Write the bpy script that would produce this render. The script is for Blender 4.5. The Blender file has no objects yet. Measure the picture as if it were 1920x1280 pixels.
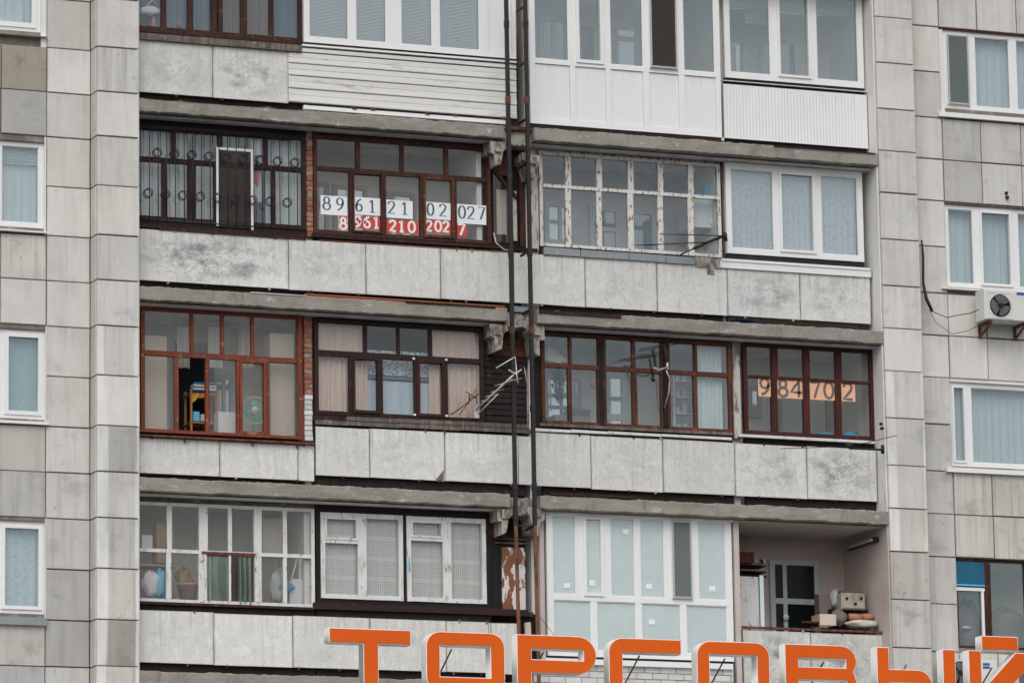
import bpy, math, random
from mathutils import Matrix, Vector
random.seed(7)
S = bpy.context.scene
COL = S.collection

# ------------------------------------------------------------------ camera
GZ = 18.0                                   # height of the reference tile joint above the ground
CAM = Vector((-20.542, -66.507, -16.269 + GZ))
YAW, PITCH, ROLL, FPX = 0.376913, 0.187633, -0.015275, 9162.9
_f = Vector((math.sin(YAW)*math.cos(PITCH), math.cos(YAW)*math.cos(PITCH), math.sin(PITCH)))
_r = Vector((math.cos(YAW), -math.sin(YAW), 0)); _u = _r.cross(_f)
RT = math.cos(ROLL)*_r + math.sin(ROLL)*_u
UP = -math.sin(ROLL)*_r + math.cos(ROLL)*_u
FW = _f
cd = bpy.data.cameras.new('camera'); cam = bpy.data.objects.new('camera', cd); COL.objects.link(cam)
cd.sensor_width = 36; cd.lens = FPX/1920*36; cd.clip_end = 3000; cd.clip_start = 0.5
mw = Matrix((RT, UP, -FW)).transposed().to_4x4(); mw.translation = CAM; cam.matrix_world = mw
S.camera = cam

# ------------------------------------------------------------------ overcast daylight
SUN_EL, SUN_AZ = math.radians(48), math.radians(205)     # azimuth measured from +Y clockwise
w = bpy.data.worlds.new('World'); S.world = w; w.use_nodes = True
nt = w.node_tree; nt.nodes.clear()
sky = nt.nodes.new('ShaderNodeTexSky'); sky.sky_type = 'NISHITA'; sky.sun_disc = False
sky.sun_elevation = SUN_EL; sky.sun_rotation = SUN_AZ
sky.air_density = 1.0; sky.dust_density = 4.0; sky.ozone_density = 1.0
hs = nt.nodes.new('ShaderNodeHueSaturation'); hs.inputs['Saturation'].default_value = 0.24
bg = nt.nodes.new('ShaderNodeBackground'); bg.inputs[1].default_value = 0.15
wo = nt.nodes.new('ShaderNodeOutputWorld')
nt.links.new(sky.outputs[0], hs.inputs['Color']); 
# soft uneven cloud cover over the whole dome
wg_ = nt.nodes.new('ShaderNodeTexCoord'); wm = nt.nodes.new('ShaderNodeMapping'); wm.inputs['Scale'].default_value = (3.2, 3.2, 7.0)
wn = nt.nodes.new('ShaderNodeTexNoise'); wn.inputs['Scale'].default_value = 1.6; wn.inputs['Detail'].default_value = 5
wr_ = nt.nodes.new('ShaderNodeMapRange'); wr_.inputs[1].default_value = .3; wr_.inputs[2].default_value = .7; wr_.inputs[3].default_value = .72; wr_.inputs[4].default_value = 1.3
wx = nt.nodes.new('ShaderNodeVectorMath'); wx.operation = 'SCALE'
nt.links.new(wg_.outputs['Generated'], wm.inputs[0]); nt.links.new(wm.outputs[0], wn.inputs['Vector']); nt.links.new(wn.outputs[0], wr_.inputs[0])
nt.links.new(hs.outputs[0], wx.inputs[0]); nt.links.new(wr_.outputs[0], wx.inputs['Scale']); nt.links.new(wx.outputs[0], bg.inputs[0])
nt.links.new(bg.outputs[0], wo.inputs[0])
sl = bpy.data.lights.new('sun', 'SUN'); sl.energy = 0.5; sl.angle = math.radians(70); sl.color = (1, .975, .94)
sun = bpy.data.objects.new('sun', sl); COL.objects.link(sun)
sd = Vector((math.sin(SUN_AZ)*math.cos(SUN_EL), math.cos(SUN_AZ)*math.cos(SUN_EL), math.sin(SUN_EL)))
sun.rotation_euler = sd.to_track_quat('Z', 'Y').to_euler(); sun.location = (0, -30, 60)
S.view_settings.view_transform = 'Standard'; S.view_settings.look = 'None'
S.view_settings.exposure = 0.04; S.view_settings.gamma = 1.0
S.render.engine = 'CYCLES'
S.cycles.transparent_max_bounces = 14; S.cycles.max_bounces = 9; S.cycles.diffuse_bounces = 6; S.cycles.glossy_bounces = 3
S.cycles.caustics_reflective = False; S.cycles.caustics_refractive = False

# ------------------------------------------------------------------ photo survey: point on a wall plane seen at a pixel
def U(px, py, Y):
    d = FW + RT*((px-960)/FPX) - UP*((py-640)/FPX); t = (Y-CAM.y)/d.y
    return CAM.x+d.x*t, CAM.z+d.z*t
def Xp(px, Z, Y):                            # X of the vertical line crossing column px at height Z
    n = RT*FPX - FW*(px-960); return CAM.x - (n.y*(Y-CAM.y)+n.z*(Z-CAM.z))/n.x
def Zp(py, X, Y):
    n = UP*FPX + FW*(py-640); return CAM.z - (n.x*(X-CAM.x)+n.y*(Y-CAM.y))/n.z
A_, B_ = 0.667, 0.733                        # short and tall tile courses
def level(i):
    q, r = divmod(i, 4); return GZ - (q*2.8 + [0, B_, 2*B_, 2*B_+A_][r])
XL0, XL1, XR0, XR1 = -0.656, 0.0, 11.929, 12.594

# ------------------------------------------------------------------ materials
def new_mat(name):
    m = bpy.data.materials.new(name); m.use_nodes = True; t = m.node_tree; t.nodes.clear()
    o = t.nodes.new('ShaderNodeOutputMaterial'); return m, t, o
def c4(c): return (c[0], c[1], c[2], 1)
def M(name, col, rough=.8, layers=(), bump=0., bscale=40., metal=0., tint=False, spec=.4, edge=None, wash=None, drip=None):
    """layers: (colour, (sx,sy,sz), lo, hi, strength[, use_object_alpha])"""
    m, t, o = new_mat(name); N = t.nodes; L = t.links
    p = N.new('ShaderNodeBsdfPrincipled'); p.inputs['Roughness'].default_value = rough
    p.inputs['Metallic'].default_value = metal; p.inputs['Specular IOR Level'].default_value = spec
    g = N.new('ShaderNodeNewGeometry'); oi = N.new('ShaderNodeObjectInfo')
    cur = N.new('ShaderNodeRGB'); cur.outputs[0].default_value = c4(col); cur = cur.outputs[0]
    for k, ly in enumerate(layers):
        lc, sc, lo, hi, st = ly[:5]
        mp = N.new('ShaderNodeMapping'); mp.inputs['Scale'].default_value = sc
        mp.inputs['Location'].default_value = (k*17.3, k*5.1, k*9.7)
        L.new(g.outputs['Position'], mp.inputs['Vector'])
        nz = N.new('ShaderNodeTexNoise'); nz.inputs['Scale'].default_value = 1; nz.inputs['Detail'].default_value = 5
        nz.inputs['Roughness'].default_value = .62
        L.new(mp.outputs[0], nz.inputs['Vector'])
        if tint:   # every piece gets its own cut of the pattern
            ad = N.new('ShaderNodeVectorMath'); ad.operation = 'ADD'
            cx = N.new('ShaderNodeCombineXYZ'); ml = N.new('ShaderNodeMath'); ml.operation = 'MULTIPLY'; ml.inputs[1].default_value = 57
            L.new(oi.outputs['Random'], ml.inputs[0]); L.new(ml.outputs[0], cx.inputs[0]); L.new(ml.outputs[0], cx.inputs[1])
            L.new(mp.outputs[0], ad.inputs[0]); L.new(cx.outputs[0], ad.inputs[1]); L.new(ad.outputs[0], nz.inputs['Vector'])
        mr = N.new('ShaderNodeMapRange'); mr.inputs[1].default_value = lo; mr.inputs[2].default_value = hi
        mr.inputs[3].default_value = 0; mr.inputs[4].default_value = st
        L.new(nz.outputs[0], mr.inputs[0]); f = mr.outputs[0]
        if len(ly) > 5 and ly[5] == 2:      # stains that keep to the middle of a sheet
            tg = N.new('ShaderNodeTexCoord'); vd = N.new('ShaderNodeVectorMath'); vd.operation = 'MULTIPLY_ADD'; vd.inputs[1].default_value = (2, 0, 2); vd.inputs[2].default_value = (-1, 0, -1)
            L.new(tg.outputs['Generated'], vd.inputs[0]); ln = N.new('ShaderNodeVectorMath'); ln.operation = 'LENGTH'; L.new(vd.outputs[0], ln.inputs[0])
            mk = N.new('ShaderNodeMapRange'); mk.inputs[1].default_value = .45; mk.inputs[2].default_value = 1.15; mk.inputs[3].default_value = 1; mk.inputs[4].default_value = 0; L.new(ln.outputs['Value'], mk.inputs[0])
            mm = N.new('ShaderNodeMath'); mm.operation = 'MULTIPLY'; L.new(f, mm.inputs[0]); L.new(mk.outputs[0], mm.inputs[1]); f = mm.outputs[0]
        if len(ly) > 5 and ly[5]:
            ma = N.new('ShaderNodeMath'); ma.operation = 'MULTIPLY'; L.new(f, ma.inputs[0]); L.new(oi.outputs['Alpha'], ma.inputs[1]); f = ma.outputs[0]
        mx = N.new('ShaderNodeMixRGB'); L.new(f, mx.inputs[0]); L.new(cur, mx.inputs[1]); mx.inputs[2].default_value = c4(lc); cur = mx.outputs[0]
    if tint:
        mx = N.new('ShaderNodeMixRGB'); mx.blend_type = 'MULTIPLY'; mx.inputs[0].default_value = 1
        L.new(cur, mx.inputs[1]); L.new(oi.outputs['Color'], mx.inputs[2]); cur = mx.outputs[0]
    if edge or wash or drip:
        tc = N.new('ShaderNodeTexCoord'); sp = N.new('ShaderNodeSeparateXYZ'); L.new(tc.outputs['Generated'], sp.inputs[0])
        def mt(op, a, b=0., c=0.):
            q = N.new('ShaderNodeMath'); q.operation = op
            for i, v in enumerate((a, b, c)):
                if isinstance(v, (int, float)): q.inputs[i].default_value = v
                else: L.new(v, q.inputs[i])
            return q.outputs[0]
        def noise(sc):
            mp = N.new('ShaderNodeMapping'); mp.inputs['Scale'].default_value = sc; L.new(g.outputs['Position'], mp.inputs['Vector'])
            z = N.new('ShaderNodeTexNoise'); z.inputs['Scale'].default_value = 1; z.inputs['Detail'].default_value = 6; L.new(mp.outputs[0], z.inputs['Vector']); return z.outputs[0]
        def rng(v, a, b, lo, hi):
            q = N.new('ShaderNodeMapRange'); q.inputs[1].default_value = a; q.inputs[2].default_value = b; q.inputs[3].default_value = lo; q.inputs[4].default_value = hi; L.new(v, q.inputs[0]); return q.outputs[0]
        def mixc(f, c):
            global _c
            mx = N.new('ShaderNodeMixRGB'); L.new(f, mx.inputs[0]); L.new(cur, mx.inputs[1]); mx.inputs[2].default_value = c4(c); return mx.outputs[0]
        if wash:
            nz1 = noise((9, 9, .5)); u = mt('ADD', sp.outputs[0], mt('MULTIPLY_ADD', nz1, .5, -.25))
            f = mt('MAXIMUM', rng(u, .20, .26, .65, 0.), rng(u, .90, .95, 0., .55)); f = mt('MULTIPLY', f, rng(noise((3, 3, .8)), .3, .5, .2, 1.)); cur = mixc(f, wash)
        if drip:
            f = mt('MULTIPLY', rng(noise((16, 16, .35)), .46, .66, 0., drip[1]), rng(mt('ADD', sp.outputs[2], mt('MULTIPLY_ADD', noise((9, 9, .2)), .8, -.4)), .45, .95, 0., 1.)); cur = mixc(f, drip[0])
        if edge:
            col_e, wd, st = edge
            ex = mt('MINIMUM', sp.outputs[0], mt('SUBTRACT', 1., sp.outputs[0])); ez = mt('MINIMUM', sp.outputs[2], mt('SUBTRACT', 1., sp.outputs[2]))
            e = mt('MINIMUM', ex, ez); e = mt('ADD', e, mt('MULTIPLY_ADD', noise((7, 7, 5)), wd*2.4, -wd*1.2)); cur = mixc(rng(e, 0., wd, st, 0.), col_e)
    L.new(cur, p.inputs['Base Color'])
    if bump:
        nz = N.new('ShaderNodeTexNoise'); nz.inputs['Scale'].default_value = bscale; nz.inputs['Detail'].default_value = 6
        L.new(g.outputs['Position'], nz.inputs['Vector'])
        b = N.new('ShaderNodeBump'); b.inputs['Strength'].default_value = bump; b.inputs['Distance'].default_value = .01
        L.new(nz.outputs[0], b.inputs['Height']); L.new(b.outputs[0], p.inputs['Normal'])
    L.new(p.outputs[0], o.inputs[0]); return m
def glass(name, refl, tint=(.86, .9, .9), dust_haze=.04, dcol=(.6, .62, .6), rough=.015, gcol=(.95, .98, 1), even=False):
    m, t, o = new_mat(name); N = t.nodes; L = t.links
    tr = N.new('ShaderNodeBsdfTransparent'); tr.inputs[0].default_value = c4(tint)
    gl = N.new('ShaderNodeBsdfGlossy'); gl.inputs['Roughness'].default_value = rough; gl.inputs[0].default_value = c4(gcol)
    df = N.new('ShaderNodeBsdfDiffuse'); df.inputs[0].default_value = c4(dcol)
    g = N.new('ShaderNodeNewGeometry')
    # slightly wavy old panes
    nz = N.new('ShaderNodeTexNoise'); nz.inputs['Scale'].default_value = 2.2; L.new(g.outputs['Position'], nz.inputs['Vector'])
    b = N.new('ShaderNodeBump'); b.inputs['Strength'].default_value = .06; b.inputs['Distance'].default_value = .05
    L.new(nz.outputs[0], b.inputs['Height']); L.new(b.outputs[0], gl.inputs['Normal'])
    fr = N.new('ShaderNodeFresnel'); fr.inputs[0].default_value = 1.5
    ad = N.new('ShaderNodeMath'); ad.operation = 'MULTIPLY_ADD'; ad.inputs[1].default_value = .5; ad.inputs[2].default_value = refl; L.new(fr.outputs[0], ad.inputs[0])
    m1 = N.new('ShaderNodeMixShader'); L.new(ad.outputs[0], m1.inputs[0]); L.new(tr.outputs[0], m1.inputs[1]); L.new(gl.outputs[0], m1.inputs[2])
    n2 = N.new('ShaderNodeTexNoise'); n2.inputs['Scale'].default_value = 3.5; n2.inputs['Detail'].default_value = 6; L.new(g.outputs['Position'], n2.inputs['Vector'])
    mr = N.new('ShaderNodeMapRange'); mr.inputs[1].default_value = .3; mr.inputs[2].default_value = .75; mr.inputs[3].default_value = dust_haze*(.92 if even else .4); mr.inputs[4].default_value = dust_haze*(1.08 if even else 1.6)
    L.new(n2.outputs[0], mr.inputs[0])
    m2 = N.new('ShaderNodeMixShader'); L.new(mr.outputs[0], m2.inputs[0]); L.new(m1.outputs[0], m2.inputs[1]); L.new(df.outputs[0], m2.inputs[2])
    L.new(m2.outputs[0], o.inputs[0]); return m
def cloth(name, col, thru=.3, clear=0., grid=None, layers=None):
    """thin fabric: diffuse + translucent (+ open weave); grid=(pitch, fill, band_pitch)"""
    m, t, o = new_mat(name); N = t.nodes; L = t.links
    df = N.new('ShaderNodeBsdfDiffuse'); tl = N.new('ShaderNodeBsdfTranslucent'); tr = N.new('ShaderNodeBsdfTransparent')
    df.inputs[0].default_value = c4(col); tl.inputs[0].default_value = c4(col)
    g = N.new('ShaderNodeNewGeometry')
    if layers:
        (lc, sc, lo, hi) = layers
        mp = N.new('ShaderNodeMapping'); mp.inputs['Scale'].default_value = sc; L.new(g.outputs['Position'], mp.inputs[0])
        vo = N.new('ShaderNodeTexVoronoi'); vo.inputs['Scale'].default_value = 1; L.new(mp.outputs[0], vo.inputs['Vector'])
        mr = N.new('ShaderNodeMapRange'); mr.inputs[1].default_value = lo; mr.inputs[2].default_value = hi; L.new(vo.outputs[0], mr.inputs[0])
        mx = N.new('ShaderNodeMixRGB'); L.new(mr.outputs[0], mx.inputs[0]); mx.inputs[1].default_value = c4(lc); mx.inputs[2].default_value = c4(col)
        L.new(mx.outputs[0], df.inputs[0]); L.new(mx.outputs[0], tl.inputs[0])
    a = N.new('ShaderNodeMixShader'); a.inputs[0].default_value = thru; L.new(df.outputs[0], a.inputs[1]); L.new(tl.outputs[0], a.inputs[2])
    b = N.new('ShaderNodeMixShader'); L.new(a.outputs[0], b.inputs[1]); L.new(tr.outputs[0], b.inputs[2]); b.inputs[0].default_value = clear
    if grid:
        pitch, fill, band = grid
        sx = N.new('ShaderNodeSeparateXYZ'); L.new(g.outputs['Position'], sx.inputs[0])
        def mth(op, a0, b0=None):
            q = N.new('ShaderNodeMath'); q.operation = op
            for i, v in enumerate((a0, b0)):
                if v is None: continue
                if isinstance(v, (int, float)): q.inputs[i].default_value = v
                else: L.new(v, q.inputs[i])
            return q.outputs[0]
        hx = mth('GREATER_THAN', mth('FRACT', mth('MULTIPLY', sx.outputs[0], 1/pitch)), fill)
        hz = mth('GREATER_THAN', mth('FRACT', mth('MULTIPLY', sx.outputs[2], 1/pitch)), fill)
        hb = mth('GREATER_THAN', mth('FRACT', mth('MULTIPLY', sx.outputs[2], 1/band)), .22)
        hole = mth('MULTIPLY', mth('MULTIPLY', hx, hz), hb)
        L.new(mth('MULTIPLY', hole, .55), b.inputs[0])
    L.new(b.outputs[0], o.inputs[0]); return m

MT = {}
def _tile(name, wash):
    return M(name, (.68, .668, .642), .9, [
        ((.55, .54, .515), (1.3, 1.3, 1.1), .40, .66, .7), ((.38, .37, .345), (10, 10, .4), .50, .70, .45, True),
        ((.76, .755, .74), (6, 6, .25), .54, .70, .5, True), ((.25, .225, .20), (11, 11, 8), .64, .76, .65, True),
        ((.36, .345, .32), (2.2, 2.2, 3.2), .56, .72, .5, True), ((.30, .19, .11), (9, 9, .6), .70, .78, .55)], .3, 90, tint=True, edge=((.40, .36, .31), .03, .4), wash=wash, drip=((.33, .315, .285), .28))
MT['tile'] = _tile('concrete_tile', None); MT['tile_wash'] = _tile('rain_washed_tile', (.83, .83, .82))
MT['joint'] = M('joint_mortar', (.17, .145, .12), .95, [((.36, .33, .29), (3, 3, 3), .45, .65, .8)])
MT['panel'] = M('asbestos_sheet', (.64, .64, .622), .9, [
    ((.55, .555, .545), (1.1, 1.1, 1.5), .42, .64, .5), ((.22, .23, .24), (3.2, 3.2, 5.0), .44, .72, .75, 2), ((.74, .74, .73), (14, 5, 30), .5, .7, .25),
    ((.76, .76, .75), (9, 9, 7), .52, .68, .6), ((.34, .345, .34), (32, 32, 18), .55, .68, .5), ((.24, .24, .235), (20, 20, 34), .54, .70, .6, 2),
    ((.38, .35, .30), (12, 12, .6), .58, .75, .4)], .3, 70, tint=True, edge=((.30, .285, .255), .022, .55), drip=((.30, .29, .265), .35))
MT['slab'] = M('slab_concrete', (.34, .318, .28), .95, [
    ((.22, .20, .17), (1.8, 1.8, 5), .42, .64, .75), ((.13, .09, .07), (4.0, 4, 1.0), .58, .72, .65),
    ((.56, .55, .52), (4, 4, 9), .62, .70, .8), ((.14, .125, .11), (70, 70, 70), .48, .66, .65), ((.50, .48, .44), (60, 60, 60), .6, .72, .6)], .9, 60)
MT['plaster'] = M('loggia_plaster', (.76, .75, .72), .9, [((.64, .62, .58), (1.4, 1.4, 1.8), .45, .75, .5)], .1, 30)
MT['plaster_pink'] = M('pink_plaster', (.54, .475, .435), .9, [((.40, .345, .315), (1.3, 1.3, 1.9), .42, .68, .65), ((.60, .56, .53), (3, 3, 3), .6, .75, .3)], .1, 30)
MT['soffit'] = M('soffit_paint', (.70, .70, .69), .95, [((.25, .235, .21), (3, 3, 3), .5, .72, .6)], .15, 30)
MT['pvc'] = M('white_pvc', (.78, .79, .79), .38, [((.66, .665, .65), (3, 3, 2), .5, .8, .35)], spec=.5)
MT['pvc_panel'] = M('white_pvc_panel', (.76, .775, .775), .42, [((.68, .69, .69), (.9, .9, .6), .45, .8, .4)], spec=.5, drip=((.55, .55, .53), .3), edge=((.5, .5, .48), .012, .5))
MT['white_old'] = M('peeling_white_paint', (.66, .66, .625), .75, [
    ((.50, .47, .42), (5, 5, 3), .5, .75, .5), ((.22, .085, .05), (26, 26, 10), .56, .61, .95), ((.30, .25, .21), (9, 9, 1.2), .62, .74, .6)], .4, 60)
MT['white_wood'] = M('weathered_white_wood', (.66, .67, .66), .75, [((.44, .40, .35), (7, 7, 2.2), .54, .70, .7), ((.22, .16, .13), (18, 18, 5), .60, .66, .8)], .3, 60)
def wood(name, c, dk, chip=None, cs=.6):
    ls = [(dk, (26, 26, 1.6), .40, .62, .85), (dk, (1.6, 26, 26), .48, .70, .6), (dk, (1.2, 1.2, 1.2), .45, .62, .45)]
    if chip: ls.append((chip, (9, 9, 12), .60, .68, cs))
    return M(name, c, .62, ls, .4, 50, spec=.25)
MT['w_orange'] = wood('red_orange_painted_wood', (.25, .062, .03), (.13, .03, .018), (.40, .33, .28), .5)
MT['w_dark'] = wood('dark_brown_wood', (.040, .018, .015), (.016, .009, .009), (.16, .05, .025), .5)
MT['w_black'] = wood('blackened_wood', (.014, .012, .013), (.007, .006, .007), (.06, .02, .015), .5)
MT['w_brown'] = wood('worn_brown_wood', (.075, .026, .015), (.014, .008, .007), (.27, .115, .055), .5)
MT['w_brown2'] = wood('worn_reddish_wood', (.155, .05, .024), (.035, .014, .01), (.36, .18, .10), .45)
MT['w_mid'] = wood('stained_brown_wood', (.10, .034, .019), (.02, .01, .008), (.28, .12, .06), .5)
MT['w_red'] = wood('dark_red_wood', (.09, .018, .014), (.022, .008, .008), (.14, .03, .02), .4)
MT['w_grey'] = wood('weathered_grey_timber', (.20, .165, .14), (.07, .055, .048), (.36, .32, .28), .6)
MT['w_peel'] = M('peeling_post_paint', (.50, .48, .43), .85, [((.13, .10, .08), (14, 14, 3.2), .50, .60, .85), ((.66, .65, .6), (20, 20, 8), .6, .7, .6)], .8, 40)
MT['siding'] = wood('dark_siding_board', (.028, .014, .013), (.008, .006, .006), (.14, .055, .03), .6)
MT['siding_red'] = wood('red_siding_board', (.15, .038, .02), (.06, .018, .013), (.25, .08, .04), .5)
MT['metal_dark'] = M('dark_painted_steel', (.016, .013, .014), .55, [((.05, .028, .022), (14, 14, 5), .58, .75, .6)], .2, 60)
MT['metal_rust'] = M('rusted_steel', (.16, .058, .03), .85, [((.04, .022, .018), (12, 12, 4), .46, .62, .85), ((.34, .17, .10), (16, 16, 8), .60, .74, .7)], .5, 60)
MT['rust_sheet'] = M('rust_sheet_with_white_paint', (.23, .095, .045), .85, [((.17, .07, .04), (4, 4, 4), .45, .7, .6), ((.70, .68, .65), (6.5, 6.5, 3.2), .50, .52, .95)], .3, 40)
MT['zinc'] = M('zinc_sheet', (.27, .30, .31), .5, [((.20, .22, .225), (3, 3, 5), .45, .7, .6), ((.45, .47, .47), (20, 20, 9), .6, .74, .5)], .1, 30, metal=.25)
MT['alu'] = M('aluminium_tube', (.55, .54, .51), .45, [((.28, .26, .23), (20, 20, 20), .5, .7, .6)], metal=.4)
MT['white_metal'] = M('white_metal_siding', (.68, .68, .645), .5, [((.55, .54, .50), (.7, 2, 9), .5, .72, .5), ((.30, .27, .20), (1.5, 3, 7), .56, .70, .75)], spec=.4)
MT['corr'] = M('white_corrugated_sheet', (.76, .775, .775), .45, [((.64, .65, .65), (1.2, 2, .7), .5, .75, .4)], drip=((.55, .54, .51), .35))
MT['brick'] = M('orange_brick', (.34, .13, .07), .9, [((.22, .085, .05), (9, 9, 9), .42, .62, .7), ((.42, .38, .34), (6, 6, 7), .50, .62, .75, True), ((.10, .07, .06), (12, 12, 12), .6, .7, .6)], .4, 70, tint=True)
MT['brick_white'] = M('white_silicate_brick', (.66, .655, .64), .9, [((.50, .48, .45), (5, 5, 6), .5, .72, .6), ((.28, .26, .23), (14, 14, 14), .66, .76, .5)], .4, 60, tint=True)
MT['mortar'] = M('grey_mortar', (.30, .28, .255), .95, [((.15, .13, .115), (6, 6, 6), .5, .7, .6)], .5, 50)
MT['dark'] = M('cavity_shade', (.022, .017, .015), .95, [((.06, .035, .028), (3, 3, 6), .5, .7, .6)])  # near-black base puts the shade of gaps and holes into the colour
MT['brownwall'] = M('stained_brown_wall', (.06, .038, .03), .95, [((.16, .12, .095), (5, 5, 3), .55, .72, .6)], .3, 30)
MT['corbel'] = M('crumbling_concrete', (.40, .375, .335), .95, [((.10, .075, .06), (8, 8, 5), .46, .60, .85), ((.58, .57, .54), (7, 7, 7), .6, .72, .5)], .9, 35)
MT['g_pvc'] = glass('glazing_unit', .115, (.985, .995, 1.), .035, (.72, .85, .88), gcol=(.88, .97, 1.), even=True)
MT['g_green'] = glass('new_glazing_unit', .12, (.97, 1., 1.), .45, (.82, .93, .935), gcol=(.88, .99, 1.), even=True)  # even pale haze painted into the glass to brighten it, no real dust
MT['g_old'] = glass('old_pane', .012, (.99, .99, .985), .016, (.55, .55, .53))
MT['g_blue'] = glass('clear_old_pane', .035, (.985, .995, 1.), .015, (.60, .68, .74), gcol=(.86, .95, 1.))
MT['g_dusty'] = glass('dusty_pane', .008, (.985, .985, .975), .035, (.56, .55, .52))
MT['g_win'] = glass('flat_window_pane', .06, (.97, .995, 1.), .03, (.62, .78, .83), gcol=(.82, .95, 1.), even=True)
MT['g_film'] = glass('torn_green_film', .06, (.50, .60, .50), .35, (.20, .30, .22), .25)
MT['net'] = cloth('insect_net', (.085, .07, .065), .2, .42)
MT['net_grey'] = cloth('grey_insect_net', (.22, .25, .25), .2, .45)
MT['c_pink'] = cloth('pale_pink_curtain', (.84, .69, .61), .2)
MT['c_grey'] = cloth('grey_white_curtain', (.72, .72, .70), .25)
MT['c_white'] = cloth('white_curtain', (.82, .84, .84), .25)
MT['c_tulle'] = cloth('white_tulle', (.86, .94, .96), .2, .08)
MT['c_lace'] = cloth('flowered_tulle', (.78, .89, .94), .2, .06, None, ((.56, .68, .73), (15, 15, 15), .10, .42))
MT['c_leaf'] = cloth('leaf_print_curtain', (.52, .68, .74), .3, .05, None, ((.66, .72, .68), (13, 13, 10), .18, .34))
MT['c_blue'] = cloth('pale_blue_cloth', (.66, .81, .94), .2)
MT['c_bluepat'] = cloth('blue_patterned_cloth', (.76, .87, .96), .2, 0, None, ((.16, .31, .52), (24, 24, 24), .25, .55))
MT['c_bluestripe'] = cloth('blue_band', (.22, .38, .60), .2)
MT['c_gauze'] = cloth('gauze_curtain', (.86, .88, .87), .25, 0, (.030, .52, .30))
MT['c_slate'] = cloth('slate_blue_curtain', (.20, .27, .32), .25)
MT['c_plum'] = cloth('plum_brown_curtain', (.27, .21, .20), .25)
MT['c_taupe'] = cloth('taupe_curtain', (.34, .29, .26), .3)
MT['blind'] = M('blind_slat', (.80, .85, .87), .5)
MT['paper'] = M('white_paper', (.80, .82, .84), .8, [((.72, .74, .77), (3, 3, 3), .5, .8, .4)])
MT['ink'] = M('slate_ink', (.085, .12, .16), .8)
MT['red'] = M('red_paper', (.60, .065, .045), .8, [((.52, .05, .04), (6, 6, 6), .5, .8, .5)])
MT['white_ink'] = M('white_print', (.82, .80, .78), .8)
MT['peach'] = M('orange_paper', (.84, .47, .29), .8)
MT['grey_ink'] = M('grey_ink', (.15, .145, .145), .8)
MT['sign_face'] = M('orange_acrylic', (.74, .115, .004), .4, [((.66, .09, .003), (.6, .6, .6), .4, .7, .6)], spec=.25)
MT['sign_side'] = M('white_acrylic_side', (.86, .86, .845), .45, [((.60, .59, .57), (2, 2, 2), .5, .8, .5)])
MT['blue_pl'] = M('blue_plastic', (.03, .30, .58), .5)
MT['cyan'] = M('light_blue_plastic', (.12, .50, .78), .5)
MT['navy'] = M('dark_blue_print', (.02, .09, .32), .6)
MT['teal'] = M('teal_cloth', (.22, .50, .52), .8)
MT['card'] = M('cardboard', (.46, .30, .20), .9, [((.36, .22, .14), (3, 3, 3), .5, .75, .5)])
MT['card_pale'] = M('pale_board', (.60, .52, .44), .85, [((.50, .42, .35), (2, 2, 1.2), .5, .75, .4)])
MT['beige'] = M('beige_board', (.53, .49, .43), .85, [((.44, .40, .35), (2, 2, 2), .5, .75, .5)])
MT['white_box'] = M('white_enamel', (.74, .75, .74), .45)
MT['grey_box'] = M('grey_plastic', (.42, .43, .42), .5)
MT['frame_grey'] = M('grey_green_door_paint', (.46, .52, .51), .6, [((.26, .30, .295), (8, 8, 2), .5, .75, .5)])
MT['frame_pale'] = M('pale_inner_frame', (.76, .78, .77), .6, [((.46, .48, .47), (5, 5, 2), .5, .75, .5)])
MT['pane_dark'] = M('inner_dark_pane', (.010, .014, .017), .15, spec=.15)
def mirror_pane(name, col, k, rough=.06):
    m, t, o = new_mat(name); N = t.nodes; L = t.links
    df = N.new('ShaderNodeBsdfDiffuse'); df.inputs[0].default_value = c4(col); gl = N.new('ShaderNodeBsdfGlossy'); gl.inputs[0].default_value = (.9, .97, 1, 1); gl.inputs['Roughness'].default_value = rough
    mx = N.new('ShaderNodeMixShader'); mx.inputs[0].default_value = k; L.new(df.outputs[0], mx.inputs[1]); L.new(gl.outputs[0], mx.inputs[2]); L.new(mx.outputs[0], o.inputs[0]); return m
MT['pane_pale'] = mirror_pane('inner_double_pane', (.72, .82, .86), .34); MT['pane_slate'] = mirror_pane('inner_single_pane', (.22, .28, .31), .20)
MT['black'] = M('black_rubber', (.012, .012, .013), .6)
MT['black_pl'] = M('dark_interior', (.012, .014, .018), .9)
MT['fan_green'] = M('sea_green_plastic', (.10, .40, .33), .4)
MT['yellow'] = M('yellow_cloth', (.62, .34, .05), .8)
MT['pine'] = M('pine_shelf', (.42, .19, .07), .7)
MT['dry'] = M('dry_stalks', (.26, .19, .09), .9)
MT['terracotta'] = M('terracotta', (.42, .19, .12), .85)
MT['herb'] = M('dried_herb', (.035, .04, .035), .95)
MT['leaf'] = M('pot_plant_leaf', (.10, .17, .08), .6)
MT['bag_white'] = M('white_bag', (.72, .74, .76), .6)
MT['bag_grey'] = M('clear_grey_bag', (.42, .44, .44), .4)
MT['ac'] = M('outdoor_unit_enamel', (.66, .66, .63), .45, [((.55, .54, .50), (3, 3, 2), .5, .75, .5)])
MT['fan_dark'] = M('dark_fan_plastic', (.26, .26, .255), .5)
MT['tin'] = M('painted_tin', (.40, .37, .31), .6, [((.22, .15, .10), (7, 7, 7), .5, .65, .7), ((.12, .26, .20), (5, 5, 9), .6, .7, .6)])
MT['ground'] = M('asphalt', (.055, .055, .055), .95, [((.09, .088, .085), (.5, .5, .5), .4, .7, .6)], .3, 20)
MT['podium'] = M('podium_cladding', (.45, .45, .44), .7)
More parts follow.
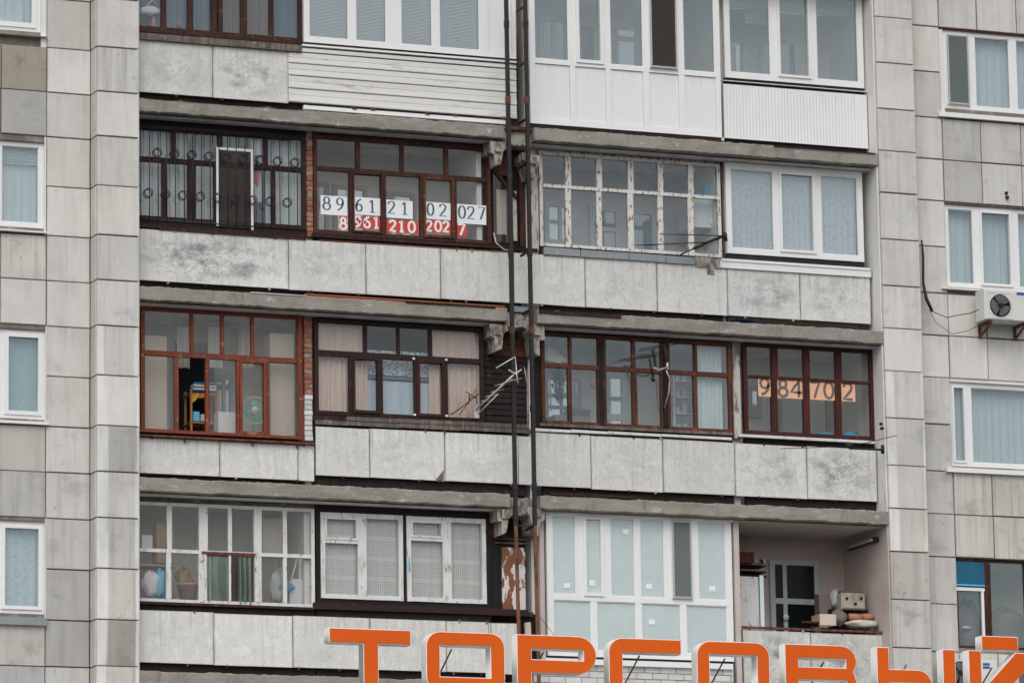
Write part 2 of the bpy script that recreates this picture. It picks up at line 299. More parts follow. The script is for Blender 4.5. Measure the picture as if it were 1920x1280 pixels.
MT['blue_board'] = M('blue_board', (.005, .11, .20), .55, [((.01, .07, .13), (4, 4, 2), .45, .7, .6)])
MT['perf'] = M('perforated_clay', (.33, .115, .055), .9, [((.2, .07, .04), (7, 7, 7), .5, .7, .6)], .3, 40)

# ------------------------------------------------------------------ mesh helpers
ROOTLOC = {}
def link(o, parent=None, mat=None):
    COL.objects.link(o)
    if mat is not None: o.data.materials.append(MT[mat] if isinstance(mat, str) else mat)
    if parent is not None:
        o.parent = parent
        o.matrix_parent_inverse = Matrix.Translation(-ROOTLOC.get(parent.name, Vector((0, 0, 0))))
    return o
def empty(name, loc, parent=None):
    o = bpy.data.objects.new(name, None); o.empty_display_size = .2; o.location = loc
    link(o, parent); ROOTLOC[o.name] = Vector(loc); return o
def tag(o, label, cat=None, group=None):
    o['label'] = label
    if cat: o['category'] = cat
    if group: o['group'] = group
    return o
def thing(name, label, cat, loc, group=None): return tag(empty(name, loc), label, cat, group)
def meshob(name, vs, fs, mat, parent=None, smooth=False):
    c = Vector((sum(v[0] for v in vs)/len(vs), sum(v[1] for v in vs)/len(vs), sum(v[2] for v in vs)/len(vs)))
    me = bpy.data.meshes.new(name); me.from_pydata([(v[0]-c.x, v[1]-c.y, v[2]-c.z) for v in vs], [], fs); me.update()
    if smooth:
        for p in me.polygons: p.use_smooth = True
    o = bpy.data.objects.new(name, me); o.location = c; link(o, parent, mat); ROOTLOC[o.name] = c.copy(); return o
BF = [(0, 3, 2, 1), (4, 5, 6, 7), (0, 1, 5, 4), (1, 2, 6, 5), (2, 3, 7, 6), (3, 0, 4, 7)]
def bv(x0, x1, y0, y1, z0, z1):
    return [(x0, y0, z0), (x1, y0, z0), (x1, y1, z0), (x0, y1, z0), (x0, y0, z1), (x1, y0, z1), (x1, y1, z1), (x0, y1, z1)]
def boxes(name, bl, mat, parent=None, jit=0.):
    vs, fs = [], []
    for b in bl:
        n = len(vs); v = bv(*b)
        if jit: v = [(a+random.uniform(-jit, jit), q+random.uniform(-jit, jit)*.5, c+random.uniform(-jit, jit)) for a, q, c in v]
        vs += v; fs += [tuple(i+n for i in f) for f in BF]
    return meshob(name, vs, fs, mat, parent)
def bx(name, x0, x1, y0, y1, z0, z1, mat, parent=None, jit=0., tint=None):
    o = boxes(name, [(x0, x1, y0, y1, z0, z1)], mat, parent, jit)
    if tint: o.color = tint
    return o
def cham(name, x0, x1, y0, y1, z0, z1, ch, mat, parent=None, tint=None, wob=0.):
    """slab whose front edge (towards -Y) is chamfered"""
    r = lambda: random.uniform(-wob, wob)
    a = y0+r(); d = [a+r()*.4 for _ in range(4)]
    vs = [(x0, y1, z0), (x1, y1, z0), (x1, y1, z1), (x0, y1, z1),
          (x0, d[0]+ch, z0), (x1, d[1]+ch, z0), (x1, d[2]+ch, z1), (x0, d[3]+ch, z1),
          (x0+ch, d[0], z0+ch), (x1-ch, d[1], z0+ch), (x1-ch, d[2], z1-ch), (x0+ch, d[3], z1-ch)]
    fs = [(3, 2, 1, 0), (8, 9, 10, 11)]
    for i in range(4):
        j = (i+1) % 4; fs += [(i, j, 4+j, 4+i), (4+i, 4+j, 8+j, 8+i)]
    o = meshob(name, vs, fs, mat, parent)
    if tint: o.color = tint
    return o
def pbox(name, TL, BR, Y, th, mat, parent=None, jit=0., tint=None):
    x0, z1 = U(TL[0], TL[1], Y); x1, z0 = U(BR[0], BR[1], Y)
    return bx(name, x0, x1, Y, Y+th, z0, z1, mat, parent, jit, tint)
def tube_vf(pts, r, n=8, sq=False):
    vs, fs = [], []; pts = [Vector(p) for p in pts]; m = len(pts)
    if sq: n = 4
    for i, p in enumerate(pts):
        d = (pts[min(i+1, m-1)]-pts[max(i-1, 0)]).normalized()
        a = d.cross(Vector((0, 1, 0)))
        if a.length < .05: a = d.cross(Vector((1, 0, 0)))
        a.normalize(); b = d.cross(a).normalized()
        rr = r[i] if isinstance(r, (list, tuple)) else r
        for k in range(n):
            t = 2*math.pi*(k+(.5 if sq else 0))/n; vs.append(tuple(p+(a*math.cos(t)+b*math.sin(t))*rr*(1.414 if sq else 1)))
    for i in range(m-1):
        for k in range(n):
            k2 = (k+1) % n; fs.append((i*n+k, i*n+k2, (i+1)*n+k2, (i+1)*n+k))
    fs += [tuple(range(n-1, -1, -1)), tuple((m-1)*n+k for k in range(n))]
    return vs, fs
def tube(name, pts, r, mat, parent=None, n=8, sq=False):
    v, f = tube_vf(pts, r, n, sq); return meshob(name, v, f, mat, parent, smooth=not sq)
def tubes(name, lst, mat, parent=None, n=6):
    vs, fs = [], []
    for pts, r in lst:
        v, f = tube_vf(pts, r, n); k = len(vs); vs += v; fs += [tuple(i+k for i in q) for q in f]
    return meshob(name, vs, fs, mat, parent, True)
def P3(px, py, Y): x, z = U(px, py, Y); return (x, Y, z)
def lathe(name, prof, c, mat, parent=None, axis='Z', n=20):
    """prof: (radius, height) pairs"""
    vs, fs = [], []
    for (r, h) in prof:
        for k in range(n):
            t = 2*math.pi*k/n
            vs.append((c[0]+r*math.cos(t), c[1]+r*math.sin(t), c[2]+h) if axis == 'Z' else (c[0]+r*math.cos(t), c[1]+h, c[2]+r*math.sin(t)))
    for i in range(len(prof)-1):
        for k in range(n): k2 = (k+1) % n; fs.append((i*n+k, i*n+k2, (i+1)*n+k2, (i+1)*n+k))
    fs += [tuple(range(n-1, -1, -1)), tuple((len(prof)-1)*n+k for k in range(n))]
    return meshob(name, vs, fs, mat, parent, True)
def blob(name, c, s, mat, parent=None, amp=.18, seed=0, n=14):
    """crumpled soft lump (bags, bundles)"""
    rnd = random.Random(seed); ph = [rnd.uniform(0, 6.28) for _ in range(8)]
    vs, fs = [], []
    for i in range(n+1):
        a = math.pi*i/n
        for k in range(n*2):
            t = math.pi*k/n
            q = 1+amp*(math.sin(3*t+ph[0]+2*a)*.5+math.sin(5*a+ph[1]+t)*.4+math.sin(7*t-4*a+ph[2])*.3+math.sin(11*t+9*a+ph[3])*.2)
            vs.append((c[0]+s[0]*q*math.sin(a)*math.cos(t), c[1]+s[1]*q*math.sin(a)*math.sin(t), c[2]+s[2]*q*math.cos(a)))
    m = n*2
    for i in range(n):
        for k in range(m): k2 = (k+1) % m; fs.append((i*m+k, (i+1)*m+k, (i+1)*m+k2, i*m+k2))
    return meshob(name, vs, fs, mat, parent, True)
def drape(name, label, TL, BR, Y, mat, folds=8, amp=.035, seed=1, gather=0., cat='curtain', group=None, hem=0.):
    """hanging cloth with folds, a sheet folded to and fro (both faces real)"""
    x0, z1 = U(TL[0], TL[1], Y); x1, z0 = U(BR[0], BR[1], Y)
    rnd = random.Random(seed); ph = [rnd.uniform(0, 6.3) for _ in range(4)]
    nx, nz = max(24, folds*8), 8; vs, fs = [], []
    for j in range(nz+1):
        v = j/nz
        for i in range(nx+1):
            u = i/nx; xx = x0+(x1-x0)*(u + gather*(1-v)*.0 - gather*v*(u-.5)*.3)
            y = Y+amp*(math.sin(2*math.pi*folds*u+ph[0]+.8*math.sin(3*u+ph[1]))+.4*math.sin(2*math.pi*folds*1.7*u+ph[2]))*(.5+.5*v)
            vs.append((xx, y, z1+(z0-z1)*v - (hem*math.sin(2*math.pi*folds*.5*u+ph[3]) if j == nz else 0)))
    for j in range(nz):
        for i in range(nx): a = j*(nx+1)+i; fs.append((a, a+1, a+nx+2, a+nx+1))
    o = meshob(name, vs, fs, mat, None, True)
    if label: tag(o, label, cat, group)
    return o

# ------------------------------------------------------------------ ground and podium
gs = 600
g_ = meshob('ground', [(-gs, -gs, 0), (gs, -gs, 0), (gs, gs, 0), (-gs, gs, 0)], [(0, 1, 2, 3)], 'ground'); g_['kind'] = 'structure'

# ------------------------------------------------------------------ the building
BLD = thing('apartment_building', 'grey tiled panel apartment block with two stacks of glazed balconies', 'building', (6, 1, 0))
def part(name, label=None):
    o = empty(name, (6, 1, 0), BLD)
    o.matrix_parent_inverse = Matrix.Translation(-Vector((6, 1, 0)))
    if label: o['label'] = label
    return o
WY = 0.30                                                # outer wall face
def zt(i): return level(i)
TINTS = [(1, 1, 1, .35), (.97, .96, .94, .5), (1.04, 1.03, 1.02, .3), (.93, .93, .92, .7), (1, .985, .96, .4), (.90, .895, .88, .8)]
def tint(f=None):
    t = random.choice(TINTS); k = random.uniform(.95, 1.05)
    if f: t = f; k = 1
    return (t[0]*k, t[1]*k, t[2]*k, t[3])
GREY = (.64, .645, .645, .9); DARK = (.50, .475, .44, 1.2); BROWN = (.52, .48, .42, 1.7); MID = (.84, .84, .825, 1.)
def TN(k, st=1., w=0.): return (k*(1+w), k, k*(1-w), st)
def tiles(wall, x0, x1, i0, i1, Y, special={}, th=.05, gap=.009, wash=()):
    for i in range(i0, i1):
        z1, z0 = level(i), level(i+1)
        r_ = lambda: gap*random.uniform(.45, 1.35)
        cham('tile', x0+r_(), x1-r_(), Y, Y+th, z0+r_(), z1-r_(), .006, 'tile_wash' if i in wash else 'tile', wall, tint(special.get(i)), .004)
ZTOP, ZBOT = level(-9), 0.0
# pilasters
pl = part('pilaster', 'left tiled pilaster beside the balconies')
bx('core', XL0+.02, XL1-.02, .045, 1.9, ZBOT, ZTOP, 'joint', pl)
cham('return_face', XL1-.03, XL1-.004, .012, 1.8, ZBOT+.01, ZTOP-.01, .004, 'plaster', pl)
tiles(pl, XL0, XL1, -6, 16, 0., {-3: TN(.95), -2: TN(.86, 1.7), 2: TN(.90), 3: TN(.94), 6: GREY, 7: TN(.88), 8: TN(.78, 1.1), 9: TN(.82, 1.1, .04), 10: DARK, 11: TN(.78, 1.1, .03), 12: TN(.8)}, wash=range(4, 16))
for i in range(-6, 16):      # slim return tiles on the left flank
    cham('return_tile', XL0+.0, XL0+.018, .054, WY-.004, level(i+1)+.011, level(i)-.011, .003, 'tile', pl, tint())
pr = part('pilaster', 'right tiled pilaster beside the balconies')
bx('core', XR0+.02, XR1-.02, .045, 1.9, ZBOT, ZTOP, 'joint', pr)
tiles(pr, XR0, XR1, -6, 16, 0., {-4: TN(.97), -1: TN(.90), 0: TN(.9), 2: TN(.96), 4: TN(.88), 5: TN(.84), 6: TN(.9), 7: TN(.88, 1.3, .03), 8: TN(.70, 1.6, .03), 9: TN(.76, 1.6, .02), 10: TN(.82)}, wash=(4, 5, 6, 7))
def flank_plaster():
    for k in range(-1, 4):
        a, b = slabz(k+1)[1], slabz(k)[0]
        bx('flank_plaster', XR0-.012, XR0+.02, .054, 1.7, a-.2, b+.02, 'plaster_pink' if k == 2 else 'plaster', pr)
# outer walls
XA0, XA1 = Xp(1, level(2), WY), Xp(87, level(2), WY)
XB1 = XL0
wl = part('facade_wall', 'left outer wall with tiles between the windows')
bx('core', XA1+.02, XL0+.01, WY+.045, 1.5, ZBOT, ZTOP, 'joint', wl)
tiles(wl, XA1, XB1, -6, 16, WY, {2: TN(.92), 6: TN(.93, 1.2), 7: TN(.86), 8: TN(.80), 9: TN(.64), 10: TN(.58), 11: TN(.80), 12: TN(.8)})
XAA = XA0-(XA1-XA0)
for q in range(-2, 5):
    bx('core', XAA-2, XA1+.02, WY+.045, 1.5, level(4*q+4), level(4*q+2), 'joint', wl)
    sp = {-2: BROWN, -1: GREY, 2: TN(.90, 1.6, .03), 6: TN(.74, 1.2, .03), 7: TN(.74), 10: TN(.76, 1.1, .03), 11: (.66, .68, .70, 1.)}
    tiles(wl, XA0, XA1, 4*q+2, 4*q+4, WY, sp); tiles(wl, XAA, XA0, 4*q+2, 4*q+4, WY, sp)
wr = part('facade_wall', 'right outer wall with tiles between the windows')
XC = [XR1+.005] + [Xp(p, Zp(20, 13.2, WY), WY) for p in (1759.5, 1831, 1906, 1981)]
bx('core', XC[0]-.02, XC[1]-.02, WY+.045, 1.5, ZBOT, ZTOP, 'joint', wr)
tiles(wr, XC[0], XC[1], -6, 16, WY, {2: TN(.93), 4: TN(.92), 5: TN(.80), 6: TN(.80), 7: TN(.82), 8: TN(.88), 9: TN(.86)})
for q in range(-2, 5):
    bx('core', XC[1]-.02, XC[4]+2, WY+.045, 1.5, level(4*q+4), level(4*q+2), 'joint', wr)
    for c in range(1, 4):
        tiles(wr, XC[c], XC[c+1], 4*q+2, 4*q+4, WY, {-2: TN(.74 if c == 1 else .82), -1: TN(.74 if c == 1 else .92), 6: TN(.80, 1.6, .04), 7: TN(.84, 1.4, .03), -5: TN(.9)})

# floor slabs (two rows of balconies meet at the ladder slot)
ZS1 = (Zp(186, 0.2, .04)+Zp(286, 11.8, .04))/2; ZS0 = (Zp(214, 0.2, .04)+Zp(307, 11.8, .04))/2
SX1 = Xp(946, ZS1, .04); SX2 = Xp(1001, ZS1, .04)
def rough_slab(name, x0, x1, y0, y1, z0, z1, mat, parent, amp=.006, step=.03):
    n = max(2, int((x1-x0)/step)); vs, fs = [], []
    dz = 0; dt = 0
    for i in range(n+1):
        x = x0+(x1-x0)*i/n
        dz = dz*.7+random.uniform(-amp, amp); dt = dt*.7+random.uniform(-amp, amp); c = .012
        vs += [(x, y0+random.uniform(0, amp*.6), z0+c+dz), (x, y0+random.uniform(0, amp*.6), z1-c+dt), (x, y0+c*1.5, z1+dt), (x, y1, z1), (x, y1, z0), (x, y0+c*1.5, z0+dz)]
    for i in range(n):
        a, b = i*6, i*6+6
        for k in range(6): k2 = (k+1) % 6; fs.append((a+k, a+k2, b+k2, b+k))
    fs += [tuple(range(6)), tuple(n*6+k for k in (5, 4, 3, 2, 1, 0))]
    return meshob(name, vs, fs, mat, parent)
def slabz(k): return ZS0-2.8*k, ZS1-2.8*k
for k in range(-1, 4):
    a, b = slabz(k)
    rough_slab('floor_slab', .003, SX1, .04, 1.7, a, b, 'slab', BLD)
    rough_slab('floor_slab', SX2, XR0-.003, .02, 1.7, a, b, 'slab', BLD)
    if k >= 0:   # painted soffit skin inside the balconies
        bx('ceiling_skin', .01, SX1-.02, .17, 1.66, a-.024, a-.016, 'soffit', BLD)
        bx('ceiling_skin', SX2+.02, XR0-.01, .17, 1.66, a-.024, a-.016, 'plaster_pink' if k == 2 else 'soffit', BLD)
BW = 1.62
flank_plaster()
bw = part('back_wall', 'inner wall at the back of the balconies')
for k in range(-1, 4):
    z1 = slabz(k)[0]-.026; z0 = slabz(k+1)[1]+.002
    bx('wall_field', .01, SX1, BW, BW+.1, z0, z1, 'plaster', bw); bx('wall_field', SX2, XR0-.01, BW, BW+.1, z0, z1, 'plaster_pink' if k == 2 else 'plaster', bw)
    # party walls
    for (px, hw, mt) in ((579, .05, 'plaster'), (1380 if k >= 1 else 1353, .07, 'plaster_pink' if k == 2 else 'plaster')):
        x = Xp(px, (z0+z1)/2, .42)
        bx('party_wall', x-hw, x+hw, .47, BW-.002, z0, z1, mt, bw)
    bx('party_wall', SX1-.30, SX1-.22, .47, BW-.002, z0, z1, 'plaster', bw)
    bx('party_wall', SX2+.02, SX2+.09, .47, BW-.002, z0, z1, 'plaster', bw)
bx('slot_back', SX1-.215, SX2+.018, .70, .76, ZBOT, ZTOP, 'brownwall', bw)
for k in range(-1, 4):
    a, b = slabz(k)
    rough_slab('slot_beam', SX1+.004, SX2-.004, .16, .69, a-.06, b-.02, 'corbel', BLD, .02)
GY = .42                                                  # glazing plane

# ------------------------------------------------------------------ glazing builder
class G: pass
def pane(x0, x1, Y, z0, z1, gm, root):
    a, b = random.uniform(-.006, .006), random.uniform(-.005, .005); cx, cz = (x0+x1)/2, (z0+z1)/2
    vs = [(x, y+(x-cx)*a+(z-cz)*b, z) for x, y, z in bv(x0, x1, Y-.003, Y+.003, z0, z1)]
    return meshob('pane', vs, BF, gm, root)
def unit(name, label, TL, BR, Y, mat, fw, rows, gl='g_old', depth=.07, jit=0., row_k=None, head='w_black', sill_to=None, tw=.06, parent=None, inner=None, left=None):
    """rows from top: dict(y=transom y at the left edge or None, xs=[(px,w)], ref=y where xs were read, cells={i: kind})"""
    g = G(); g.cells = []
    X0, Z1 = U(TL[0], TL[1], Y); X1, Z0 = U(BR[0], BR[1], Y)
    if left is not None: X0 = left
    root = part(name, label); g.root = root; g.X0, g.X1, g.Z0, g.Z1, g.Y = X0, X1, Z0, Z1, Y
    fr = [(X0, X0+fw, Y-depth/2, Y+depth/2, Z0, Z1), (X1-fw, X1, Y-depth/2, Y+depth/2, Z0, Z1),
          (X0+fw, X1-fw, Y-depth/2, Y+depth/2, Z1-fw, Z1), (X0+fw, X1-fw, Y-depth/2, Y+depth/2, Z0, Z0+fw)]
    top = Z1-fw
    for ri, r in enumerate(rows):
        t = r.get('tw', tw)
        if r.get('y') is not None:
            zc = Zp(r['y'], U(TL[0], TL[1], Y)[0], Y); bot = zc+t/2
            fr.append((X0+fw, X1-fw, Y-depth/2, Y+depth/2, zc-t/2, bot)); nxt = zc-t/2
        else: bot = Z0+fw; nxt = None
        zr = Zp(r['ref'], X0, Y) if 'ref' in r else (top+bot)/2
        xs = [X0+fw]
        for (px, w) in r['xs']:
            xc = Xp(px, zr, Y); fr.append((xc-w/2, xc+w/2, Y-depth/2+.002, Y+depth/2-.002, bot, top)); xs += [xc-w/2, xc+w/2]
        xs.append(X1-fw)
        for i in range(len(xs)//2):
            a, b = xs[2*i], xs[2*i+1]; kind = r.get('cells', {}).get(i, 'pane'); rect = (a, b, bot, top); g.cells.append(rect)
            gm = r.get('gl', gl)
            if isinstance(kind, tuple): kind, kw = kind
            else: kw = {}
            gm = kw.get('gl', gm)
            if kind == 'open': continue
            if kind == 'panel':
                cham('panel', a, b, Y-.012, Y+.012, bot, top, .008, kw.get('mat', 'pvc_panel'), root); continue
            if kind in ('sash', 'screen'):
                s = kw.get('w', .05); m2 = kw.get('mat', mat); yo = Y-depth/2-.022; e = kw.get('over', .012)
                sl_ = [(a-e, a+s, yo, Y+.02, bot-e, top+e), (b-s, b+e, yo, Y+.02, bot-e, top+e),
                       (a+s, b-s, yo, Y+.02, top-s, top+e), (a+s, b-s, yo, Y+.02, bot-e, bot+s)]
                sub = [(a+s, b-s, bot+s, top-s)]
                if 'vent' in kw:
                    zv = Zp(kw['vent'], a, Y); sl_.append((a+s, b-s, yo, Y+.02, zv-s*.45, zv+s*.45)); sub = [(a+s, b-s, bot+s, zv-s*.45), (a+s, b-s, zv+s*.45, top-s)]
                    v0 = sub[1]; sv = s*.55; yv = yo-.012
                    boxes('vent_sash', [(v0[0]-.004, v0[0]+sv, yv, Y+.01, v0[2]-.004, v0[3]+.004), (v0[1]-sv, v0[1]+.004, yv, Y+.01, v0[2]-.004, v0[3]+.004),
                                        (v0[0]+sv, v0[1]-sv, yv, Y+.01, v0[3]-sv, v0[3]+.004), (v0[0]+sv, v0[1]-sv, yv, Y+.01, v0[2]-.004, v0[2]+sv)], m2, root, jit)
                boxes('sash', sl_, m2, root, jit)
                for (p, q, c, d) in sub: pane(p-.004, q+.004, Y, c-.004, d+.004, gm, root)
                if kind == 'screen':
                    bx('insect_screen', a+s*.3, b-s*.3, yo-.02, yo-.014, bot+s*.3, top-s*.3, kw.get('net', 'net_grey'), root)
                    e2 = .028; yy = yo-.024
                    boxes('screen_frame', [(a+.004, a+e2, yy, yo-.008, bot, top), (b-e2, b-.004, yy, yo-.008, bot, top), (a+e2, b-e2, yy, yo-.008, top-e2, top), (a+e2, b-e2, yy, yo-.008, bot, bot+e2)], kw.get('fm', 'grey_box'), root)
                continue
            pane(a-.004, b+.004, Y, bot-.004, top+.004, gm, root)
            if kw.get('bead', True) and mat == 'pvc':
                s = .014; yb = Y-depth/2+.012
                boxes('glazing_bead', [(a, a+s, yb, Y-.004, bot, top), (b-s, b, yb, Y-.004, bot, top), (a+s, b-s, yb, Y-.004, top-s, top), (a+s, b-s, yb, Y-.004, bot, bot+s)], 'pvc', root)
        top = nxt if nxt is not None else top
    boxes('frame', fr, mat, root, jit)
    if row_k is not None:
        zc = slabz(row_k)[0]-.026
        if zc-Z1 > .004: bx('head_gap_fill', X0, X1, Y-.02, Y+.03, Z1+.002, zc, head, root, jit)  # fills the head gap; the near-black default paints its shade
        zf = slabz(row_k+1)[1]+.003
        if Z0-zf > .02: bx('gap_shade_apron', X0, X1, Y-.015, Y+.05, zf, Z0-.002, 'dark', root)  # near-black colour stands for the shade in the gap under the parapet
    return g
def parapet(label, TL, BR, joints, Y=.32, stains=None, th=.018, tilt=.006, gap=.005, base=None):
    x0, z1 = U(TL[0], TL[1], Y); x1, z0 = U(BR[0], BR[1], Y)
    root = part('parapet', label); xs = [x0]+[Xp(j, (z0+z1)/2, Y) for j in joints]+[x1]
    for i in range(len(xs)-1):
        s = (stains[i] if stains else .5); k = random.uniform(.96, 1.05); b = base or (1, 1, .995)
        a, c = xs[i]+gap, xs[i+1]-gap; dz = random.uniform(-.008, .008); d0, d1 = random.uniform(-tilt, tilt), random.uniform(-tilt, tilt)
        vs = bv(a, c, Y, Y+th, z0+dz, z1+dz)
        vs = [(x, y+(d0 if x < (a+c)/2 else d1)*(1 if z > z1-.1 else -1), z+(random.uniform(-.004, .004))) for x, y, z in vs]
        o = meshob('panel', vs, BF, 'panel', root); o.color = (b[0]*k, b[1]*k, b[2]*k, s)
        # fixing clips along the lower edge
    n = max(2, int((x1-x0)/.8))
    clips = []
    for q in range(n):
        x = x0+(x1-x0)*(q+.5+random.uniform(-.42, .42))/n
        clips.append((x-.014, x+.014, Y-.006, Y+.03, z0-.03, z0+.004))
        if random.random() < .6: clips.append((x-.012+.1, x+.012+.1, Y-.01, Y+.03, z1-.02, z1+.03))
    for c_ in clips: bx('clip', *c_, random.choice(['metal_rust', 'metal_dark', 'corbel']), root)
    return root

# ================================================================== ROW 1 (top)
u1a = unit('balcony_glazing', 'old brown wooden balcony glazing at top left', (247, -120), (566, 81), GY, 'w_brown', .06,
           [dict(y=None, xs=[(306, .07), (356, .085), (400, .09), (412, .07), (456, .10), (508, .065)], ref=10, cells={3: 'open'})], 'g_blue', jit=.004, row_k=-1)
pbox('sill_board', (255, 60), (566, 97), .27, .10, 'w_grey', u1a.root, .004)
pbox('sill_ledge', (255, 50), (566, 84), .33, .06, 'w_brown', u1a.root, .006)
u1b = unit('balcony_glazing', 'white plastic balcony glazing with blinds above white siding', (567, -118), (969, 112), .36, 'pvc', .085,
           [dict(y=None, xs=[(659, .115), (737, .235), (816, .115), (906, .135)], ref=40, cells={4: 'panel'})], 'g_pvc', row_k=-1)
pbox('sill', (567, 86), (969, 115), .28, .07, 'pvc', u1b.root)
u1d = unit('balcony_glazing', 'white plastic floor-length balcony glazing with five blank lower panels', (988, -112), (1352, 259), .24, 'pvc', .085,
           [dict(y=114, tw=.07, xs=[(1072, .13), (1135, .13), (1210, .10), (1273, .12)], ref=60, cells={1: ('sash', dict(w=.04)), 3: ('screen', dict(w=.03, net='net'))}),
            dict(y=None, xs=[(1073, .085), (1140, .085), (1211, .10), (1278, .10)], ref=180, cells={i: 'panel' for i in range(5)})], 'g_pvc', row_k=-1)
u1e = unit('balcony_glazing', 'white plastic three-pane balcony glazing at top right above corrugated sheet', (1352, -105), (1619, 167), .36, 'pvc', .09,
           [dict(y=None, xs=[(1450, .13), (1523, .12)], ref=80, cells={1: ('sash', dict(w=.03))})], 'g_pvc', row_k=-1)
pbox('sill', (1355, 150), (1626, 173), .29, .06, 'pvc', u1e.root)
parapet('stained sheet parapet at top left', (255, 72), (541, 194), [399], stains=[.7, 1.3])
# horizontal white siding, five lapped planks
sd_ = part('siding', 'white metal siding planks under the blinds')
ys = [97, 118, 141, 165, 191]; x0 = U(541, 97, .30)[0]; x1 = U(968, 130, .30)[0]
zs = [Zp(y, x0, .30) for y in ys]
for i in range(4):
    za, zb = zs[i], zs[i+1]; h = za-zb; a = .30; vs = []
    prof = [(a+.012, za), (a+.008, za-h*.10), (a+.006, za-h*.42), (a+.013, za-h*.46), (a+.004, za-h*.50), (a-.001, za-h*.95), (a+.02, zb+.006), (a+.05, zb+.006), (a+.05, za)]
    for x in (x0, x1):
        vs += [(x, y+random.uniform(-.002, .002), z) for y, z in prof]
    n = len(prof); fs = [(k, (k+1) % n, n+(k+1) % n, n+k) for k in range(n)]+[tuple(range(n-1, -1, -1)), tuple(range(n, 2*n))]
    meshob('plank', vs, fs, 'white_metal', sd_)
    z = zb+.012; o = boxes('perforated_edge', [(x0+.02+q*.05, x0+.05+q*.05, a-.0075, a-.002, z, z+.012) for q in range(int((x1-x0-.05)/.05))], 'beige', sd_); o['kind'] = 'stuff'
pbox('top_flashing', (566, 97), (968, 122), .295, .05, 'white_metal', sd_, .004)
pbox('base_strip', (570, 197), (948, 233), .20, .06, 'pvc', sd_)
for px, py in ((665, 204), (700, 206), (802, 214), (854, 217), (946, 222)):
    x, z = U(px, py, .19); bx('bracket', x-.035, x+.035, .19, .23, z-.012, z+.022, 'metal_rust', sd_)
# corrugated sheet
cs_ = part('parapet', 'white corrugated sheet parapet at top right')
x0, z1 = U(1356, 157, .29); x1, z0 = U(1628, 279, .29); n = 270; vs = []; fs = []
for i in range(n+1):
    x = x0+(x1-x0)*i/n; y = .29+.0018*max(-.6, min(.6, math.sin(2*math.pi*i/6)))/.6
    vs += [(x, y, z0), (x, y, z1), (x, y+.012, z1), (x, y+.012, z0)]
for i in range(n):
    a = i*4; b = a+4
    for k in range(4): k2 = (k+1) % 4; fs.append((a+k, a+k2, b+k2, b+k))
meshob('corrugated_sheet', vs, fs, 'corr', cs_)
pbox('edge_trim', (1352, 258), (1358, 264), .285, .03, 'pvc', cs_)

# ================================================================== ROW 2
u2a = unit('balcony_glazing', 'dark wooden balcony glazing behind a ringed security grille', (247, 233), (573, 432), GY, 'w_dark', .06,
           [dict(y=297, tw=.075, xs=[(325, .07), (412, .075), (498, .06)], ref=270),
            dict(y=None, xs=[(308, .07), (359, .12), (404, .06), (467, .06), (512, .06)], ref=360)], 'g_blue', jit=.003, row_k=0)
pbox('sill_board', (255, 417), (574, 446), .32, .08, 'w_dark', u2a.root, .004)
pbox('sill_ledge', (300, 428), (574, 449), .30, .03, 'w_brown', u2a.root, .006)
gr = part('security_grille', 'black iron grille with rings over the dark glazing'); gy = .27
zt1, zb1 = Zp(236, .5, gy), Zp(416, .5, gy)
xs = [Xp(264+16.3*i, (zt1+zb1)/2, gy) for i in range(19)]
for x in xs: tube('bar', [(x, gy, zb1), (x, gy, zt1)], .0075, 'metal_dark', gr, 6)
for zz_ in (zt1-.02, zb1+.02): tube('rail', [(xs[0], gy+.012, zz_), (xs[-1], gy+.012, zz_)], .011, 'metal_dark', gr, 6)
def ring(x, z, r, y):
    return tube('ring', [(x+r*math.cos(2*math.pi*k/18), y, z+r*math.sin(2*math.pi*k/18)) for k in range(19)], .0075, 'metal_dark', gr, 5)
for i in range(9):
    x, z = U(296+32.2*i, 285.5+2.35*i, gy-.012); ring(x, z, .062, gy-.012); ring(x-.012, z-.012, .062, gy+.014)
    x, z = U(279+32.6*i, 361+2.25*i, gy-.012); ring(x, z, .062, gy-.012); ring(x-.014, z-.014, .062, gy+.014)
sc = part('insect_screen', 'white framed insect screen leaning behind the grille')
x0, z1 = U(405, 276, .36); x1, z0 = U(475, 432, .36)
boxes('screen_frame', [(x0, x0+.038, .345, .365, z0+.03, z1), (x1-.038, x1, .345, .365, z0, z1), (x0+.038, x1-.038, .345, .365, z1-.038, z1)], 'pvc', sc)
bx('mesh', x0+.038, x1-.038, .353, .357, z0+.02, z1-.038, 'net', sc)
def brick_pier(label, pxl, pxr, py1, py0, Y, white_below=None, course=.077):
    root = part('brick_pier', label); x0, z1 = U(pxl, py1, Y); x1 = U(pxr, py1, Y)[0]; z0 = U(pxl, py0, Y)[1]
    bx('mortar', x0+.012, x1-.004, Y+.012, Y+.12, z0, z1, 'mortar', root)
    n = int((z1-z0)/course)
    for i in range(n):
        a = z0+i*course; wht = white_below is not None and a < Zp(white_below, x0, Y)
        o = cham('brick', x0+random.uniform(-.004, .006), x1+random.uniform(-.006, .004), Y+random.uniform(-.004, .006), Y+.11, a+.005, a+course-.006, .005, 'brick_white' if wht else 'brick', root)
        k = random.uniform(.8, 1.15); o.color = (k, k, k, random.uniform(.1, 1.2))
    return root
brick_pier('orange brick pier between grille and brown glazing', 574, 586, 246, 444, .40)
